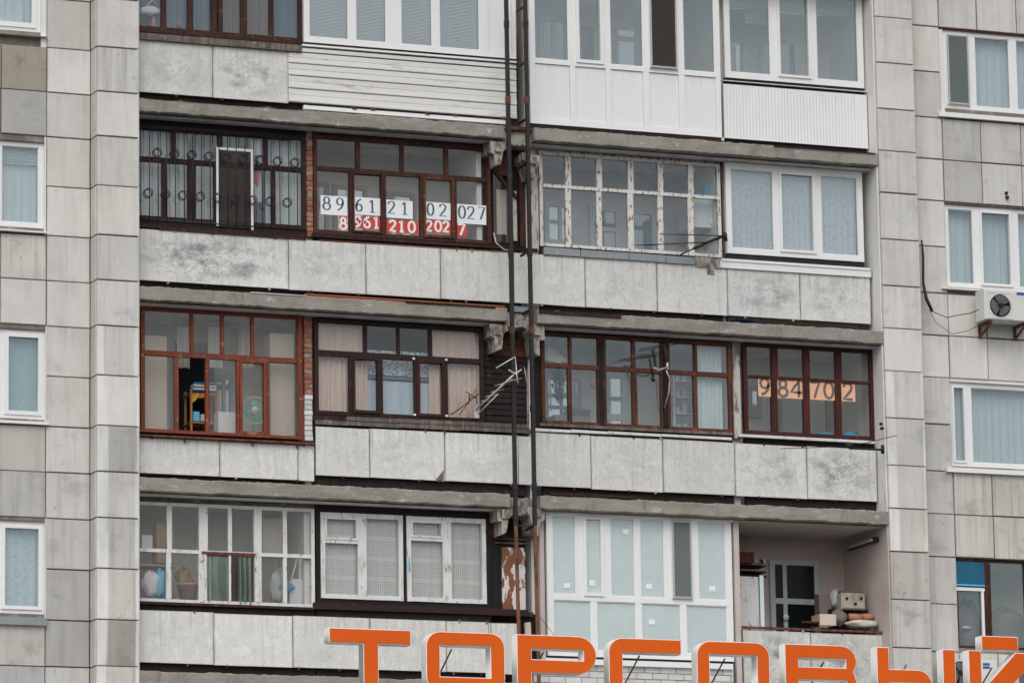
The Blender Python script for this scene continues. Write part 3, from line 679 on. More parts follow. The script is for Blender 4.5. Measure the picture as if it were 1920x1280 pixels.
u2b = unit('balcony_glazing', 'brown wooden balcony glazing with phone numbers on its panes', (586, 253), (920, 459), GY, 'w_mid', .055,
           [dict(y=315, tw=.065, xs=[(670, .07), (753, .06), (836, .06)], ref=290),
            dict(y=None, xs=[(657, .05), (719, .07), (790, .06), (852, .06)], ref=380, cells={1: ('sash', dict(w=.022, mat='w_red')), 3: ('sash', dict(w=.025, mat='w_brown2'))})], 'g_old', jit=.003, row_k=0, head='w_brown')
pbox('sill_board', (586, 437), (957, 468), .35, .07, 'w_dark', u2b.root, .005)
# slanted end pane
x0, z1 = U(924, 320, GY); x1, z0 = U(955, 455, GY); zs_ = Zp(352, x1, GY)
y = GY
meshob('end_pane', [(x0, y-.003, z0), (x1, y-.003, z0), (x1, y-.003, zs_), (x0, y-.003, z1), (x0, y+.003, z0), (x1, y+.003, z0), (x1, y+.003, zs_), (x0, y+.003, z1)], BF, 'g_old', u2b.root)
meshob('slanted_rail', [(x0-.02, y-.03, z1), (x1+.12, y-.03, zs_-.18), (x1+.12, y-.03, zs_-.11), (x0-.02, y-.03, z1+.09),
                        (x0-.02, y+.03, z1), (x1+.12, y+.03, zs_-.18), (x1+.12, y+.03, zs_-.11), (x0-.02, y+.03, z1+.09)], [(0, 1, 2, 3), (7, 6, 5, 4), (0, 4, 5, 1), (1, 5, 6, 2), (2, 6, 7, 3), (3, 7, 4, 0)], 'w_brown', u2b.root)
pbox('upper_infill', (920, 272), (958, 330), GY+.04, .03, 'siding_red', u2b.root)
pbox('inner_board', (931, 355), (950, 440), GY+.10, .02, 'beige', u2b.root)
parapet('long sheet parapet below the phone numbers', (255, 429), (957, 568), [541, 686, 826], stains=[1.9, .6, .25, .4])
def clay_strip(label, TL, BR, Y):
    root = part('perforated_clay_course', label); x0, z1 = U(TL[0], TL[1], Y); x1, z0 = U(BR[0], BR[1], Y)
    bx('core', x0, x1, Y+.014, Y+.08, z0, z1, 'dark', root)
    h = z1-z0; boxes('edge', [(x0, x1, Y, Y+.014, z1-h*.28, z1), (x0, x1, Y, Y+.014, z0, z0+h*.28)], 'perf', root, .003)
    n = int((x1-x0)/.042); o = boxes('web', [(x0+q*.042, x0+q*.042+.019, Y+.001, Y+.014, z0+h*.28, z1-h*.28) for q in range(n)], 'perf', root); o['kind'] = 'stuff'
clay_strip('orange perforated clay course above the long parapet', (600, 449), (963, 474), .345)
clay_strip('orange perforated clay course on the slab edge', (572, 550), (948, 579), .22)
u2c = unit('balcony_glazing', 'rusty white steel balcony glazing with two rows of six panes', (1009, 284), (1352, 484), GY, 'white_old', .05,
           [dict(y=348, tw=.05, xs=[(1064, .09), (1122, .085), (1181, .095), (1237, .09), (1294, .09)], ref=310),
            dict(y=None, xs=[(1064, .09), (1122, .085), (1181, .095), (1237, .09), (1294, .09)], ref=400)], 'g_blue', jit=.004, row_k=0, head='w_peel')
for (a, b, d) in ((1020, 1088, 463), (1089, 1178, 468), (1179, 1248, 474), (1249, 1303, 479)):
    pbox('sill_sheet', (a, d), (b, d+14+(b-a)*.055), .285, .05, 'zinc', u2c.root, .003)
pbox('mortar_patch', (1303, 481), (1352, 504), .30, .05, 'corbel', u2c.root, .006); pbox('mortar_drip', (1326, 500), (1340, 514), .302, .03, 'corbel', u2c.root, .004)
u2d = unit('balcony_glazing', 'white plastic balcony glazing with lace curtains beside rusty frames', (1358, 306), (1619, 492), .36, 'pvc', .085,
           [dict(y=None, xs=[(1455, .105), (1532, .12)], ref=400, cells={1: ('sash', dict(w=.03))})], 'g_pvc', row_k=0, head='pvc')
pbox('sill', (1354, 484), (1632, 507), .27, .08, 'pvc', u2d.root)
pbox('sill_board', (1350, 488), (1634, 520), .285, .03, 'pvc_panel', u2d.root)
pbox('jamb_filler', (1352, 300), (1358, 488), .40, .05, 'metal_rust', u2d.root, .004)
parapet('sheet parapet below the rusty frames', (963, 473), (1634, 608), [996, 1097, 1232, 1364, 1500], stains=[.1, .2, .5, .2, 1.3, 1.0])

# ================================================================== ROW 3
u3a = unit('balcony_glazing', 'red-orange wooden balcony glazing with one sash slid open', (247, 573), (567, 826), GY, 'w_orange', .06,
           [dict(y=660, tw=.075, xs=[(359, .05), (416, .05), (473, .05)], ref=620),
            dict(y=None, xs=[(330, .065), (388, .055), (446, .055), (500, .055)], ref=730, cells={1: 'open', 3: ('sash', dict(w=.03))})], 'g_dusty', jit=.003, row_k=1, head='w_orange', left=XL1+.135)
pbox('side_post', (558, 582), (567, 826), .36, .03, 'w_orange', u3a.root)
pbox('sill_ledge', (256, 803), (567, 824), .35, .05, 'w_orange', u3a.root, .005)
pbox('sill_sheet', (254, 813), (590, 833), .25, .10, 'metal_rust', u3a.root, .003)
for px, py in ((347, 819), (474, 825), (558, 829)): pbox('sill_hook', (px-2, py), (px+2, py+10), .28, .02, 'metal_rust', u3a.root)
brick_pier('brick pier patched with white bricks beside red-orange glazing', 570, 585, 588, 826, .40, 744)
u3b = unit('balcony_glazing', 'dark brown wooden balcony glazing with pale pink curtains', (588, 597), (908, 793), GY, 'w_dark', .06,
           [dict(y=661, tw=.08, xs=[(684, .05), (746, .045), (806, .05)], ref=635),
            dict(y=None, xs=[(657, .06), (713, .06), (779, .055), (835, .06)], ref=725, cells={1: ('sash', dict(w=.03)), 3: ('sash', dict(w=.03, mat='w_red'))})], 'g_old', jit=.003, row_k=1, head='w_dark')
for (px, py) in ((776, 672), (837, 674), (778, 777), (838, 779)): pbox('white_latch', (px-2, py-2), (px+2, py+2), .33, .02, 'white_box', u3b.root)
for (a, b, d, m_) in ((589, 650, 777, 'w_dark'), (650, 746, 780, 'w_grey'), (746, 860, 784, 'w_grey'), (860, 992, 789, 'w_grey')):
    pbox('weathered_beam', (a, d), (b, d+9+(b-a)*.042), .34, .06, m_, u3b.root, .004); pbox('weathered_beam', (a+3, d+9), (b+4, d+18+(b-a)*.042), .345, .05, 'w_grey', u3b.root, .004)
parapet('low white sheet parapet under the red-orange glazing', (255, 819), (590, 901), [412, 559], stains=[.25, .2, .05], base=(1.04, 1.03, 1.01))
rp3 = parapet('white sheet parapet with a broken corner under the pink curtains', (591, 798), (1000, 909), [693, 834, 972], stains=[.2, .55, .45, .2], base=(1.04, 1.04, 1.02))
# broken corner: a shard-shaped dark gap
x0, z0 = U(817, 899, .317); x1, z1 = U(832, 880, .317)
meshob('broken_corner', [(x0, .317, z0), (x1, .317, z0-.03), (x1, .317, z1), (x0+.06, .317, z0+.07), (x0, .319, z0), (x1, .319, z0-.03), (x1, .319, z1), (x0+.06, .319, z0+.07)], BF, 'w_grey', rp3)
bx('clay_backing', U(592, 900, .40)[0], U(985, 900, .40)[0], .395, .40, Zp(912, 3, .40), Zp(880, 3, .40), 'siding', rp3)
u3c = unit('balcony_glazing', 'worn brown wooden balcony glazing in three bays with an aerial', (1013, 622), (1373, 813), GY, 'w_brown2', .055,
           [dict(y=684, tw=.06, xs=[(1068, .05), (1127, .13), (1187, .05), (1246, .15), (1303, .05)], ref=660),
            dict(y=None, xs=[(1068, .06), (1128, .15), (1189, .085), (1247, .16), (1303, .055)], ref=745)], 'g_blue', jit=.005, row_k=1, head='w_black')
for px, w_ in ((1127, .075), (1246, .08)):
    x, z = U(px, 640, .37); zb = Zp(800, x, .37); bx('dark_post_or_gap', x-w_/2, x+w_/2, .365, .38, zb, z, 'w_black', u3c.root, .004)
pbox('sill_board', (1013, 792), (1373, 816), .36, .04, 'w_grey', u3c.root, .005)
for (a, b, d) in ((1003, 1070, 802), (1071, 1140, 805), (1141, 1240, 808), (1241, 1372, 813)): pbox('tile_ledge', (a, d), (b, d+6+(b-a)*.042), .30, .06, 'white_wood', u3c.root, .004)
pt = part('partition_post', 'peeling concrete post between brown and dark red glazing')
pbox('post', (1373, 628), (1391, 822), .38, .10, 'w_peel', pt, .004)
u3d = unit('balcony_glazing', 'dark red wooden balcony glazing with an orange number banner', (1391, 641), (1640, 827), GY, 'w_red', .065,
           [dict(y=705, tw=.04, xs=[(1451, .105), (1511, .105), (1571, .105)], ref=680),
            dict(y=None, xs=[(1451, .105), (1511, .105), (1571, .105)], ref=765)], 'g_old', jit=.002, row_k=1, head='plaster')
pbox('sill_ledge', (1385, 813), (1640, 831), .30, .08, 'white_wood', u3d.root, .005)
parapet('smudged sheet parapet under the three brown bays', (1003, 811), (1646, 941), [1108, 1243, 1378, 1513], stains=[.15, .45, .2, 1.1, 2.0])

# ================================================================== ROW 4
u4a = unit('balcony_glazing', 'old white balcony glazing with torn green film', (247, 939), (589, 1139), GY, 'white_wood', .05,
           [dict(y=1030, tw=.05, xs=[(316.5, .075), (380, .13), (430, .06), (482, .12), (533, .065)], ref=985),
            dict(y=None, xs=[(315, .075), (379, .12), (430, .03), (483, .10), (533, .06)], ref=1080, cells={2: 'open', 3: 'open'})], 'g_dusty', jit=.004, row_k=2, head='w_grey')
pbox('rust_rail', (378, 1033), (480, 1042), .38, .03, 'metal_rust', u4a.root, .004)
for px in (379, 482): pbox('rust_patch_bar', (px-4, 1040), (px+4, 1128), .375, .012, 'white_old', u4a.root, .003)
pbox('sill_board', (255, 1126), (590, 1143), .34, .06, 'w_brown', u4a.root, .006)
u4b = unit('balcony_glazing', 'white wooden sashes with gauze curtains in a black frame', (591, 952), (918, 1141), GY, 'w_black', .075,
           [dict(y=None, xs=[(677, .02), (757, .085), (836, .02)], ref=1040,
                 cells={0: ('sash', dict(w=.055, mat='white_wood', vent=1014)), 1: ('sash', dict(w=.055, mat='white_wood')), 2: ('sash', dict(w=.055, mat='white_wood', vent=1010)), 3: ('sash', dict(w=.055, mat='white_wood'))})], 'g_old', jit=.003, row_k=2, head='w_dark')
for (a, b, d) in ((588, 700, 1128), (700, 820, 1132), (820, 990, 1136)): pbox('sill_board', (a, d), (b, d+13+(b-a)*.03), .34, .07, 'w_dark', u4b.root, .006)
tube('blue_handle', [P3(767, 1044, .36), P3(767, 1044, .32), P3(768, 1068, .32), P3(768, 1068, .36)], .010, 'cyan', u4b.root)
parapet('white sheet parapet at bottom left behind the sign', (255, 1143), (976, 1264), [401, 549, 694, 837, 917], stains=[.25, .3, .35, .4, .3, .2], base=(1.03, 1.03, 1.01))
u4c = unit('balcony_glazing', 'new white plastic glazing with maker stickers behind the sign', (1022, 954), (1375, 1240), .26, 'pvc', .095,
           [dict(y=1118, tw=.085, xs=[(1086, .13), (1136, .13), (1194, .09), (1251, .11), (1301, .12)], ref=1045, cells={1: ('sash', dict(w=.035)), 4: ('screen', dict(w=.03, net='net_grey'))}),
            dict(y=None, xs=[(1113, .09), (1197, .09), (1281, .09)], ref=1180)], 'g_green', row_k=2, head='pvc')
pbox('roller_box', (1022, 954), (1375, 978), .19, .05, 'pvc', u4c.root)
pbox('sill', (1022, 1232), (1375, 1254), .14, .09, 'pvc', u4c.root)
for (px, py) in ((1063, 1097), (1110, 1092), (1173, 996), (1217, 1099), (1274, 1010), (1335, 1103), (1222, 1165)):
    x, z = U(px, py, .25); bx('sticker', x-.05, x+.05, .2495, .2505, z-.04, z+.04, 'paper', u4c.root) if px != 1274 else bx('sticker', x-.05, x+.05, .262, .2635, z-.035, z+.035, 'paper', u4c.root)
pk = part('partition_post', 'pinkish plastered post left of the open balcony')
pbox('post', (1375, 966), (1392, 1290), .20, .30, 'plaster_pink', pk, .003)
pk2 = part('partition_post', 'narrow plaster strip left of the new glazing')
pbox('post', (1011, 962), (1024, 1240), .24, .12, 'plaster_pink', pk2, .004)
# white brick apron below the new glazing
wb = part('brick_wall', 'white silicate brick wall below the new glazing')
x0, z1 = U(1000, 1238, .20); x1 = U(1376, 1250, .20)[0]; z0 = slabz(3)[1]
z1 = Zp(1254, x1, .20)
bx('mortar', x0, x1, .207, .40, z0, z1, 'mortar', wb)
ch = .098; bl = .255; row = 0; z = z1
while z-ch > z0-.05:
    x = x0-(bl/2 if row % 2 else 0)
    while x < x1:
        a, b = max(x, x0)+.006, min(x+bl, x1)-.006
        if b-a > .04:
            o = cham('brick', a, b, .20, .30, z-ch+.006, z-.006, .005, 'brick_white', wb, None, .004); k = random.uniform(.9, 1.08); o.color = (k, k, k, .5)
        x += bl
    z -= ch; row += 1
parapet('mottled sheet parapet of the open balcony', (1392, 1180), (1658, 1292), [1521], stains=[1.6, 1.4], base=(.92, .92, .90))
rl = part('railing', 'rusty railing along the open balcony')
x0, z = U(1392, 1171, .33); x1 = U(1656, 1180, .33)[0]
bx('top_rail', x0, x1, .32, .36, z-.05, z-.015, 'metal_rust', rl, .004); bx('bottom_rail', x0+.9, x1, .34, .365, z-.10, z-.075, 'metal_dark', rl, .004)
for q in range(4): x = x0+.12+q*.7; bx('upright', x, x+.02, .345, .365, z-1.0, z-.05, 'metal_rust', rl)

# dark boards, corbels and sheets in the ladder slot
def corbel(px, py, flip=1):
    root = part('corbel', None); Y0 = .10
    a, z1 = U(px, py, Y0); s = .30
    pr_ = [(0, 0), (.29, 0), (.29, -.10), (.23, -.16), (.19, -.40), (.10, -.43), (.085, -.22), (0, -.20)]
    kx, kz = random.uniform(.82, 1.05), random.uniform(.8, 1.08)
    pr_ = [(u*kx, v*kz) for u, v in pr_]
    def poly(y, k): return [(a+flip*(u*k)+random.uniform(-.018, .018), y, z1+v*k+random.uniform(-.018, .018)) for u, v in pr_]
    vs = poly(Y0, 1)+poly(.52, 1); n = len(pr_); fs = [tuple(range(n)), tuple(range(2*n-1, n-1, -1))]+[(k, n+k, n+(k+1) % n, (k+1) % n) for k in range(n)]
    meshob('block', vs, fs, 'corbel', root)
    bx('stub', a+flip*.12-.05, a+flip*.12+.05, Y0-.05, Y0, z1-.16, z1-.04, 'corbel', root, .012)
for p in ((919, 264), (919, 607), (932, 951)): corbel(*p)
for p in ((1012, 290), (1020, 610), (1022, 950)): corbel(p[0], p[1], -1)
def boards(label, TL, BR, Y, n, mats):
    root = part('board_cladding', label); x0, z1 = U(TL[0], TL[1], Y); x1, z0 = U(BR[0], BR[1], Y); h = (z1-z0)/n
    for i in range(n):
        zb = z1-(i+1)*h; y = Y+random.uniform(-.004, .004)
        vs = [(x0, y-.012, zb), (x1, y-.012, zb), (x1, y+.02, zb), (x0, y+.02, zb), (x0, y+.004, zb+h*.97), (x1, y+.004, zb+h*.97), (x1, y+.02, zb+h*.97), (x0, y+.02, zb+h*.97)]
        meshob('board', vs, BF, mats[min(i, len(mats)-1)], root)
boards('dark brown board cladding right of the pink curtains', (908, 610), (990, 803), .46, 17, ['siding_red']*5+['siding'])
boards('short brown board cladding beside the gauze curtains', (913, 955), (950, 1012), .46, 6, ['siding_red'])
s4 = part('slot_infill', 'black board and rusty sheet beside the gauze curtains')
pbox('black_board', (913, 1004), (943, 1143), .44, .04, 'w_black', s4, .003); pbox('rusty_sheet', (941, 1025), (986, 1144), .42, .02, 'rust_sheet', s4, .003)
pbox('louvre', (928, 1008), (992, 1012), .40, .05, 'w_grey', s4, .004); pbox('louvre', (928, 1015), (992, 1020), .40, .05, 'w_grey', s4, .004)
pbox('lower_beam', (913, 1144), (1000, 1156), .38, .06, 'w_brown', s4, .004)
s2 = part('slot_infill', 'brown boards and peeling post beside the rusty frames')
pbox('brown_board', (973, 318), (986, 462), .45, .05, 'w_brown', s2, .005); pbox('dark_board', (956, 282), (975, 466), .50, .04, 'w_black', s2, .005)
pbox('pale_strip', (962, 358), (970, 452), .44, .03, 'w_peel', s2, .004); pbox('peeling_post', (994, 282), (1011, 470), .36, .10, 'w_peel', s2, .006)
pbox('base_board', (952, 462), (1008, 472), .30, .06, 'w_black', s2, .006)
s3 = part('slot_infill', 'dark gap painted as a strip, with a pale batten, behind the ladder beside the three brown bays')
pbox('dark_post_or_gap', (997, 660), (1014, 808), .44, .06, 'w_black', s3, .004); pbox('pale_batten', (988, 690), (991, 800), .42, .03, 'w_peel', s3, .002)  # black strip puts the shade of the dark gap into its colour
pbox('foam_lump', (985, 1166), (996, 1190), .36, .05, 'card_pale', s4, .012); pbox('post', (975, 1150), (1010, 1290), .44, .06, 'w_black', s4, .006)
pbox('slot_ledge', (948, 236), (1000, 246), .10, .10, 'metal_rust', s2, .006); pbox('slot_pipe', (962, 574), (1000, 586), .12, .05, 'zinc', s3, .006)
# steel flashings tucked on the slab tops
for TL, BR, Y, m_ in (((762, 565), (930, 577), .02, 'w_black'), ((1452, 273), (1642, 288), .0, 'w_black'), ((1032, 922), (1195, 935), .01, 'w_dark'), ((1011, 581), (1165, 596), .0, 'w_dark'), ((1378, 598), (1422, 601), .05, 'navy'), ((270, 184), (570, 207), .03, 'w_dark'), ((470, 547), (575, 555), .03, 'white_wood')):
    pbox('slab_flashing', TL, BR, Y, .25, m_, BLD, .005)

# inner doors and windows at the back of the balconies
def inner(name, TL, BR, mat, pane, rows=(), cols=(), w_=.07, Y=BW-.05):
    root = part(name); x0, z1 = U(TL[0], TL[1], Y); x1, z0 = U(BR[0], BR[1], Y)
    fr = [(x0, x0+w_, Y, BW-.002, z0, z1), (x1-w_, x1, Y, BW-.002, z0, z1), (x0+w_, x1-w_, Y, BW-.002, z1-w_, z1), (x0+w_, x1-w_, Y, BW-.002, z0, z0+w_)]
    zs = [z1-w_]; xs = [x0+w_]
    for r in rows: zc = z1+(z0-z1)*r; fr.append((x0+w_, x1-w_, Y, BW-.002, zc-w_/2, zc+w_/2)); zs += [zc+w_/2, zc-w_/2]
    for c in cols: xs += [x0+(x1-x0)*c-w_*.4, x0+(x1-x0)*c+w_*.4]
    zs.append(z0+w_); xs.append(x1-w_)
    for j in range(len(zs)//2):
        for i in range(len(xs)//2):
            bx('pane', xs[2*i], xs[2*i+1], Y+.025, Y+.032, zs[2*j+1], zs[2*j], pane, root)
        for c in range(len(xs)//2-1): fr.append((xs[2*c+1], xs[2*c+2], Y+.002, BW-.002, zs[2*j+1], zs[2*j]))
    boxes('frame', fr, mat, root); return root
inner('balcony_window', (1010, 30), (1068, 130), 'frame_pale', 'pane_slate', (), (.5,)); inner('balcony_door', (1082, 40), (1125, 240), 'frame_pale', 'pane_slate', (.4,))
inner('balcony_window', (1140, 45), (1200, 150), 'frame_pale', 'pane_pale', (.25,)); inner('balcony_door', (1362, 68), (1405, 300), 'frame_pale', 'pane_slate', (.3,)); inner('balcony_window', (1425, 70), (1500, 170), 'frame_pale', 'pane_slate', (), (.5,))
inner('balcony_window', (590, 340), (618, 440), 'beige', 'pane_slate'); inner('balcony_window', (625, 345), (690, 460), 'beige', 'pane_pale', (.3,), (.5,)); inner('balcony_door', (725, 358), (780, 520), 'beige', 'pane_pale', (.3,))
inner('balcony_window', (1022, 378), (1080, 480), 'frame_pale', 'pane_pale', (.75,), (.5,)); inner('balcony_door', (1105, 385), (1165, 560), 'frame_pale', 'pane_slate', (.25, .5)); inner('balcony_window', (1180, 392), (1232, 500), 'frame_pale', 'pane_slate')
inner('balcony_window', (400, 700), (440, 800), 'frame_grey', 'pane_slate', (), (.5,)); inner('balcony_door', (320, 670), (395, 880), 'frame_grey', 'pane_dark', (.5,))
inner('balcony_window', (1022, 705), (1092, 800), 'frame_grey', 'pane_pale', (.62,), (.45,), .05); inner('balcony_door', (1120, 695), (1180, 900), 'frame_pale', 'pane_pale', (.42,), (), .10)
inner('balcony_window', (1386, 722), (1430, 782), 'frame_grey', 'pane_pale', (), (.5,)); inner('balcony_door', (1440, 735), (1470, 880), 'frame_pale', 'pane_pale', (.5,))
inner('balcony_window', (1035, 1040), (1075, 1190), 'frame_pale', 'pane_pale', (.3,)); inner('balcony_door', (1100, 1045), (1165, 1290), 'frame_pale', 'pane_pale', (.45,)); inner('balcony_window', (1190, 1050), (1240, 1190), 'frame_pale', 'pane_pale')
inner('balcony_window', (1036, 1230), (1040, 1240), 'frame_pale', 'pane_pale')
# open balcony: grey-green door leaf pair with dark panes
od = inner('balcony_door', (1443, 1047), (1543, 1330), 'frame_grey', 'pane_dark', (.28,), (.30,), .085)
lathe('door_knob', [(.0, -.03), (.045, -.03), (.05, -.015), (.04, 0)], P3(1473, 1157, BW-.06), 'white_box', od, 'Y')

# ================================================================== windows of the outer walls
def outer_window(label, q, TL, BR, rows, left, mat='pvc', gl='g_win', fw=.07, sill=None, lintel='joint', **k):
    Y = WY+.10; g = unit('window', label, TL, BR, Y, mat, fw, rows, gl, **k)
    zt_, zb_ = level(4*q), level(4*q+2)
    e0, e1 = (XAA-2, XA1) if left else (XC[1], XC[4]+2)
    if zt_-g.Z1 > .003: bx('lintel', e0, e1, WY+.02, Y+.04, g.Z1, zt_+.01, lintel, g.root)
    if g.Z0-zb_ > .003: bx('sill_base', e0, e1, WY+.05, Y+.04, zb_-.01, g.Z0, 'joint', g.root)
    if left: bx('jamb', g.X1, e1-.004, WY+.012, Y+.04, zb_, zt_, 'plaster', g.root)
    elif g.X0-e0 > .003: bx('jamb', e0+.002, g.X0, WY+.03, Y+.04, zb_, zt_, 'plaster', g.root)
    bx('room_wall', e0, e1, 1.48, 1.52, zb_-.3, zt_+.3, 'beige', g.root)
    bx('room_ceiling', e0, e1, Y+.05, 1.47, zt_-.02, zt_+.02, 'plaster', g.root); bx('room_floor', e0, e1, Y+.05, 1.47, zb_-.6, zb_-.55, 'pine', g.root)
    bx('room_side', e1-.01 if left else e0-.02, e1+.02 if left else e0+.01, Y+.05, 1.47, zb_-.55, zt_-.02, 'plaster', g.root)
    if sill:
        x0, z1 = U(sill[0], sill[1], WY-.06); x1, z0 = U(sill[2], sill[3], WY-.06)
        bx('sill', x0, x1, WY-.06, Y-.03, z0, z1, sill[4] if len(sill) > 4 else 'pvc', g.root)
    return g
outer_window('white window above the brown stained tile at far left', -1, (-70, -100), (74, 63), [dict(y=None, xs=[], cells={0: ('sash', dict(w=.06))})], True, sill=(-70, 56, 90, 69))
outer_window('white window with a half drawn blind at far left', 0, (-70, 259), (80, 430), [dict(y=None, xs=[(-6, .12)], ref=350)], True, sill=(-70, 424, 89, 437))
outer_window('white window with leaf print curtain at far left', 1, (-70, 612), (84, 788), [dict(y=None, xs=[(-1, .15)], ref=700, cells={1: ('sash', dict(w=.045))})], True, sill=(-70, 783, 92, 796))
outer_window('white window over a bent zinc sill at far left', 2, (-70, 972), (84, 1152), [dict(y=None, xs=[(-4, .10)], ref=1060, cells={1: ('sash', dict(w=.04))})], True, sill=(-70, 1152, 88, 1172, 'zinc'))
outer_window('white window under a red lintel at top right', -1, (1763, 57), (1995, 222), [dict(y=None, xs=[(1820, .13), (1898, .12)], ref=130, cells={0: ('screen', dict(w=.025, net='net_grey'))})], False, sill=(1761, 209, 1995, 236), lintel='siding_red')
outer_window('white window above the air conditioner', 0, (1767, 383), (1995, 553), [dict(y=None, xs=[(1830, .12), (1901, .13)], ref=460, cells={1: ('sash', dict(w=.03))})], False, sill=(1768, 538, 1838, 545), lintel='w_grey')
outer_window('white window with one narrow sash at right', 1, (1775, 716), (2005, 885), [dict(y=None, xs=[(1814, .12)], ref=800, cells={0: ('sash', dict(w=.02))})], False, sill=(1776, 875, 2005, 895), lintel='plaster')
w4 = outer_window('wooden window with a blue board at bottom right', 2, (1788, 1046), (2005, 1222), [dict(y=None, xs=[(1851, .11), (1925, .08)], ref=1130)], False, 'w_brown', fw=.04, lintel='w_grey')
x0, z1 = U(1790, 1052, .37); x1, z0 = U(1845, 1101, .37)
bx('blue_board', x0, x1, .345, .365, z0, z1, 'blue_board', w4.root); bx('board_fold', x0, x1, .335, .345, z0+.015, z0+.035, 'cyan', w4.root)
boxes('white_inner_frame', [(x0, x1, .35, .38, z0-.06, z0-.01), (x1-.06, x1-.015, .35, .38, z0-.98, z0-.06)], 'white_box', w4.root)

# ================================================================== fire ladder
lad = thing('fire_ladder', 'two dark steel ladder rails running down the slot between the balconies', 'ladder', P3(970, 1300, -.10)[:2]+(0,))
for (xa, xb, xc) in ((948.5, 967.2, 976), (984, 1003, 1011)):
    a, b, c = P3(xa, -25, -.10), P3(xb, 985, -.10), P3(xc, 1300, -.10)
    tube('rail', [a, b], .027, 'metal_dark', lad, sq=True); r2 = tube('lower_rail', [b, c, (c[0]+.1, c[1], 8.)], .030, 'metal_rust', lad); r2['label'] = 'rusted lower length of the rail'
for py in (12, 116, 222, 305, 470, 580, 985):
    x1, z1 = U(984+py*.019, py, -.10); dx = .22 if py < 300 else .16
    tube('bracket', [(x1, -.10, z1), (x1-.02, .20, z1-.02)], .018, 'metal_dark', lad, sq=True)
for k in range(7):
    for (xa, xb) in ((948.5, 967.2), (984, 1003)):
        f_ = (k+.5)/7; a, b = P3(xa, -25, -.10), P3(xb, 985, -.10); p = Vector(a).lerp(Vector(b), f_)
        tube('collar', [(p.x, p.y, p.z-.05), (p.x, p.y, p.z+.05)], .033, 'metal_rust' if k % 3 == 1 else 'metal_dark', lad, sq=True)
tube('rung', [P3(968, 985, -.10), P3(1002, 987, -.10)], .012, 'metal_dark', lad)
th_ = tag(tube('drain_pipe', [P3(968.5, -20, .05), P3(970, 112, .05)], .016, 'metal_rust'), 'thin rusty pipe beside the top of the ladder', 'pipe')

# ================================================================== aerials, cables, air conditioners
def aerial(label, loc, lst, mats=None, group=None):
    t = thing('tv_aerial', label, 'aerial', P3(*loc))
    for name, pts, r, m_ in lst: tube(name, [P3(*p) for p in pts], r, m_, t, 6)
    return t
t = aerial('black two-rod aerial in front of the rusty frames', (1357, 455, .15), [
    ('rod', [(1237, 439, .0), (1352, 442, .02)], .007, 'black'), ('rod', [(1193, 460, -.05), (1330, 454, -.02)], .008, 'black'),
    ('boom', [(1300, 466, .0), (1330, 453, .0), (1362, 440, .05)], .022, 'metal_dark'), ('stay', [(1275, 478, .2), (1305, 464, .1), (1352, 446, .05)], .012, 'w_grey'),
    ('mount', [(1358, 436, .05), (1361, 452, .05)], .035, 'black'), ('mount_arm', [(1360, 444, .05), (1362, 446, .34)], .02, 'black')], None)
t = aerial('pale aluminium yagi aerial crossing the ladder', (896, 772, .25), [
    ('boom', [(892, 768, .25), (930, 733, -.05), (967, 699, -.35)], .016, 'alu'), ('lower_boom', [(896, 776, .25), (934, 738, -.05)], .010, 'alu'),
    ('reflector', [(930, 690, -.3), (966, 669, -.35), (969, 703, -.36), (971, 718, -.36)], .013, 'alu'), ('reflector', [(953, 693, -.3), (967, 701, -.36), (978, 692, -.38)], .014, 'alu'),
    ('element', [(950, 712, -.2), (970, 712, -.2)], .006, 'alu'), ('element', [(944, 717, -.2), (978, 709, -.2)], .005, 'alu'), ('element', [(928, 723, -.1), (954, 716, -.1)], .005, 'alu'),
    ('element', [(920, 735, 0), (944, 730, 0)], .005, 'alu'), ('element', [(910, 743, .05), (934, 740, .05)], .005, 'alu'), ('element', [(902, 752, .1), (924, 750, .1)], .005, 'alu'),
    ('lead', [(983, 688, .3), (985, 700, .2), (988, 724, .3)], .008, 'alu')])
x, z = U(893, 772, .26); bx('mount_plate', x-.035, x+.035, .25, .27, z-.09, z+.09, 'alu', t)
t = aerial('small rusty aerial at the foot of the pink curtain', (893, 785, .3), [
    ('boom', [(845, 778, .25), (870, 760, .2), (897, 738, .15)], .010, 'metal_rust'), ('element', [(873, 733, .15), (892, 746, .15)], .008, 'metal_rust'), ('element', [(878, 752, .2), (893, 730, .2)], .008, 'metal_rust'),
    ('element', [(880, 738, .2), (879, 757, .2)], .012, 'metal_rust'), ('element', [(892, 736, .2), (894, 756, .2)], .008, 'metal_rust'), ('stay', [(861, 778, .3), (880, 752, .2)], .006, 'metal_dark')])
t = aerial('dark double-row aerial on the three brown bays', (1246, 700, .3), [
    ('element', [(1175, 677, -.1), (1205, 671, -.05), (1232, 668, 0)], .006, 'black'), ('element', [(1174, 674, -.1), (1236, 665, 0)], .006, 'black'), ('element', [(1198, 658, -.1), (1246, 649, 0), (1280, 643, .05)], .006, 'black'),
    ('element', [(1199, 654, -.1), (1255, 645, 0)], .006, 'black'), ('arm', [(1216, 664, -.05), (1221, 690, -.02), (1226, 713, 0)], .018, 'black'), ('mast', [(1245, 645, .2), (1249, 668, .2), (1250, 692, .2)], .026, 'w_brown'),
    ('bracket', [(1226, 689, .1), (1234, 694, .15), (1252, 688, .2)], .016, 'alu'), ('clamp', [(1251, 680, .17), (1252, 693, .17)], .020, 'alu'), ('lead', [(1249, 694, .17), (1256, 710, .17), (1254, 735, .2), (1246, 765, .3)], .010, 'w_peel'), ('tip', [(1222, 706, 0), (1226, 715, 0)], .03, 'black')])
